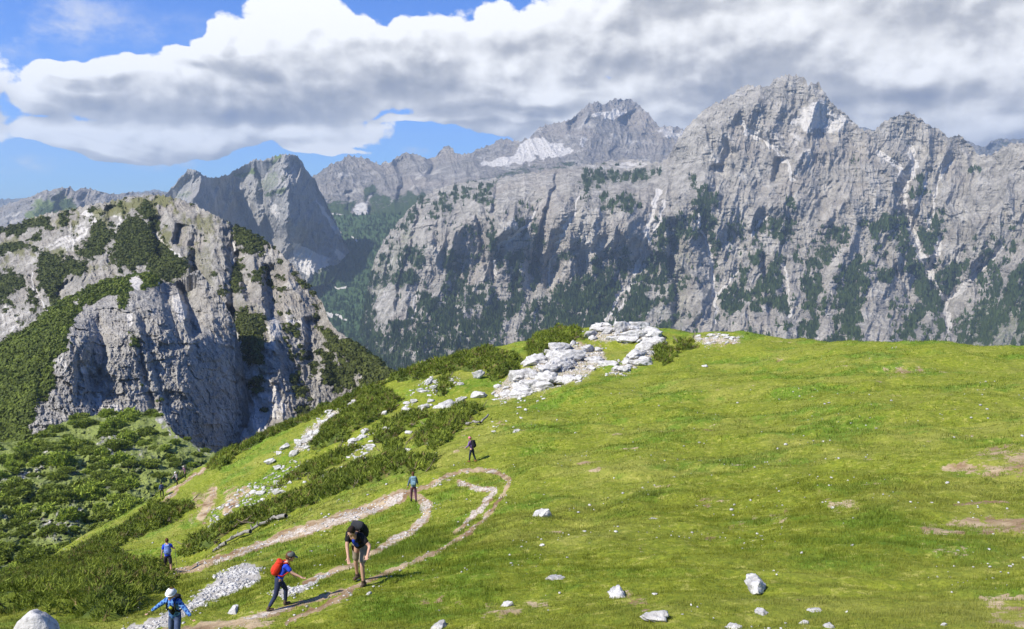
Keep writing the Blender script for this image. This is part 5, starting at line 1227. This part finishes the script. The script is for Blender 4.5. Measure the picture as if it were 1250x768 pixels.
    for n in 'ab':
        a = limbs['leg'+n]; part('boot', [a[2].lerp(a[1], .14), a[2], a[2]+Vector((0, -.02, -.045)), a[3]+Vector((0, .01, .006))], [.052, .050, .050, .042], [(0, 1), (1, 2), (2, 3)], wear['boots'], 1)
    if 'hair' in wear:
        link('hair', blob('hair', hc-hf*.018+hd*.022, (.088, .100, .118), Rm, 3, wear['hair'], lambda p: Vector((p.x, min(p.y, .62+.4*p.z) if p.z < .6 else p.y, max(p.z, -.75)))), root)
        if wear.get('long'): link('ponytail', blob('ponytail', hc-hf*.075-hd*.09, (.055, .042, .13), Rm, 3, wear['hair']), root)
    if 'hat' in wear:
        ht = link('hat', blob('hat', hc+hd*.045, (.096, .112, .092), Rm, 3, wear['hat'], lambda p: Vector((p.x, p.y, max(p.z, -.12)))), root)
        br = wear.get('brim', 'cap')
        if br == 'all': link('hat_brim', blob('hat_brim', hc+hd*.032, (.112, .124, .016), Rm, 3, wear['hat']), ht)
        else: link('hat_brim', blob('hat_brim', hc+hd*.035+hf*.115, (.075, .080, .012), Rm @ Matrix.Rotation(R(-12), 3, 'X'), 3, wear['hat']), ht)
    if 'pack' in wear:
        w_, d_, h_ = wear.get('pack_size', (.17, .13, .27)); Pm = Matrix((rt, fw, up)).transposed()
        def bx(p):
            m_ = max(abs(p.x), abs(p.y), abs(p.z)); q = p*(1/m_); q = q.lerp(p, .55)
            if q.z > 0: q.y *= 1-.15*q.z
            return q
        c_ = pel+up*(.27 if h_ < .3 else .27)-fw*(.085+d_)
        pk = link('backpack', blob('backpack', c_, (w_, d_, h_), Pm, 3, wear['pack'], bx), root)
        link('top_flap', blob('top_flap', c_+up*h_*.88, (w_*.88, d_*.9, .06), Pm, 3, wear.get('pack2', wear['pack']), bx), pk)
        link('front_pocket', blob('front_pocket', c_-fw*d_*.8-up*h_*.25, (w_*.7, d_*.42, h_*.45), Pm, 3, wear.get('pack2', wear['pack']), bx), pk)
        for s in (-1, 1):
            v, f = tube([pel+up*.50-fw*.10+rt*s*.09, pel+up*.545+rt*s*.095, pel+up*.46+fw*.115+rt*s*.105, pel+up*.30+fw*.135+rt*s*.12, pel+up*.15+fw*.03+rt*s*.165, pel+up*.13-fw*.10+rt*s*.15], (.022,)*6, 6)
            link('strap', mesh_from('strap', v, f, wear.get('strap', wear['pack']), True), pk)
    if 'pole' in wear:
        for n in wear['pole']:
            hnd = limbs['arm'+n][3]; tip = Vector((hnd.x+(.04 if n == 'b' else -.04), hnd.y+.10, low))
            v, f = tube([hnd+Vector((0, 0, .08)), hnd, tip], (.016, .012, .008), 6)
            po = link('walking_pole', mesh_from('walking_pole', v, f, cloth('pole_metal', (.12, .12, .13)), True)); po.matrix_world = Matrix.Translation(root.location) @ Matrix.Rotation(R(facing), 4, 'Z') @ Matrix.Scale(k, 4)
            tag(po, wear['pole_label'], 'walking pole')
    return root
black = cloth('black_cloth', (.016, .017, .020)); navy = cloth('navy_cloth', (.030, .040, .085)); blue = cloth('blue_cloth', (.025, .065, .55)); red = cloth('red_cloth', (.62, .045, .02)); khaki = cloth('khaki_cloth', (.26, .22, .16))
jeans = cloth('jeans_cloth', (.075, .105, .20)); teal = cloth('teal_cloth', (.13, .22, .28)); purple = cloth('purple_cloth', (.20, .12, .30)); pink = cloth('pink_cloth', (.65, .20, .28)); maroon = cloth('plum_cloth', (.12, .05, .08))
white = cloth('white_cloth', (.80, .80, .80)); grey = cloth('grey_cloth', (.13, .14, .13)); hair_d = cloth('dark_hair', (.03, .02, .015)); hair_b = cloth('brown_hair', (.10, .05, .025)); boots = cloth('brown_boots', (.09, .065, .045)); lime = cloth('lime_print', (.42, .42, .04))
person((441,712), 165, 1.84, 42, 0, ((34, 34, 6), (-4, 12, 8)), ((2, 40, 62, -30), (24, -10, 8, -10)), dict(top=black, shirt=blue, legs=khaki, short=True, boots=boots, hair=hair_d, pack=black, pack2=cloth('dark_pack', (.03, .032, .036)), pack_size=(.17, .12, .27), sleeve=.4, top_name='vest'),
       'man bending forward in khaki shorts with a big black backpack and blue shirt', near=True, side=-4)
person((342,742), -72, 1.32, 28, 8, ((30, 34, 4), (-12, 20, 4)), ((10, 8, 25, 0), (42, 12, 22, 6)), dict(top=blue, legs=navy, boots=boots, hat=grey, hair=hair_b, pack=red, pack_size=(.15, .11, .23), strap=red, sleeve=.4, top_name='shirt', brim='cap'),
       'child in a blue shirt and grey cap walking right with a red backpack', near=True)
person((216,792), 172, 1.28, 14, -2, ((22, 26, 5), (2, 8, 5)), ((12, 44, 18, 4), (10, 50, 14, 0)), dict(top=plaid_mat(), shirt=black, badge=lime, legs=jeans, boots=boots, hat=white, hair=hair_b, brim='all', pack=black, pack_size=(.12, .09, .2)),
       'child in a white sun hat and checked blue jacket with arms spread wide', near=True, side=-5)
person((505,613), 12, 1.66, 12, 6, ((14, 8, 3), (-8, 14, 3)), ((-6, 14, 20, 0), (10, 10, 30, 0)), dict(top=cloth('slate_jacket', (.10, .15, .20)), legs=maroon, boots=black, hair=hair_b, long=True, pack=teal, pack2=cloth('pale_teal', (.22, .34, .40)), pack_size=(.17, .13, .27)),
       'walker with long brown hair seen from behind carrying a teal backpack')
person((576,564), 62, 1.62, 10, 4, ((12, 6, 3), (-10, 12, 3)), ((14, 8, 40, 0), (12, 8, 40, 0)), dict(top=purple, legs=cloth('dark_navy', (.025, .03, .05)), boots=cloth('rust_boots', (.20, .09, .04)), hat=pink, hair=hair_b, brim='all', pack=black, pack_size=(.15, .12, .25)),
       'person in a pink hat and purple top standing highest on the path')
person((206,700), 20, 1.74, 8, 8, ((16, 10, 4), (-10, 14, 4)), ((-10, 10, 10, 0), (30, 12, 30, 0)), dict(top=blue, legs=cloth('dark_shorts', (.04, .035, .05)), short=True, boots=boots, hair=hair_b, sleeve=.4, top_name='shirt', pack=cloth('pale_blue_pack', (.20, .30, .62)), pack_size=(.13, .09, .22), pole='b', pole_label='dark walking pole held by the hiker in the bright blue shirt'),
       'hiker in a bright blue shirt and dark shorts walking away down the trail')
person((198,607), 30, 1.76, 10, 4, ((16, 10, 4), (-10, 14, 4)), ((-10, 10, 10, 0), (20, 12, 30, 0)), dict(top=cloth('steel_blue', (.07, .12, .26)), legs=black, boots=boots, hair=hair_d, pack=navy),
       'tiny distant hiker in dark blue at the skyline edge of the grass')
person((216,592), 150, 1.7, 8, 4, ((12, 10, 4), (-8, 14, 4)), ((10, 10, 10, 0), (20, 12, 30, 0)), dict(top=cloth('grey_shirt', (.30, .28, .30)), legs=black, boots=boots, hat=white, hair=hair_d, brim='cap'),
       'tiny far hiker with a white cap, lower of the two farthest hikers')
person((226,584), 150, 1.7, 8, 4, ((12, 10, 4), (-8, 14, 4)), ((10, 10, 10, 0), (20, 12, 30, 0)), dict(top=cloth('plum_shirt', (.16, .09, .14)), legs=black, boots=boots, hat=cloth('cream_hat', (.6, .55, .5)), hair=hair_d, brim='cap'),
       'tiny far hiker in a dark plum top, upper of the two farthest hikers')
# ------------------------------------------------------------------ the air
def haze():
    x0, x1, y0, y1, z0, z1 = -13000, 13000, -600, 14800, -3400, 1080
    V = [(x, y, z) for z in (z0, z1) for y in (y0, y1) for x in (x0, x1)]
    Fc = [(0, 2, 3, 1), (4, 5, 7, 6), (0, 1, 5, 4), (2, 6, 7, 3), (0, 4, 6, 2), (1, 3, 7, 5)]
    m, t = material('haze_air')
    v = t.node('ShaderNodeVolumePrincipled'); v.inputs['Color'].default_value = (.62, .80, 1, 1); v.inputs['Density'].default_value = HAZE
    v.inputs['Anisotropy'].default_value = .2
    t.out(v.outputs[0], 'Volume')
    me = mesh_from('haze', V, Fc, m); link('haze', me, kind='stuff')
HAZE = 6.2e-5
haze()
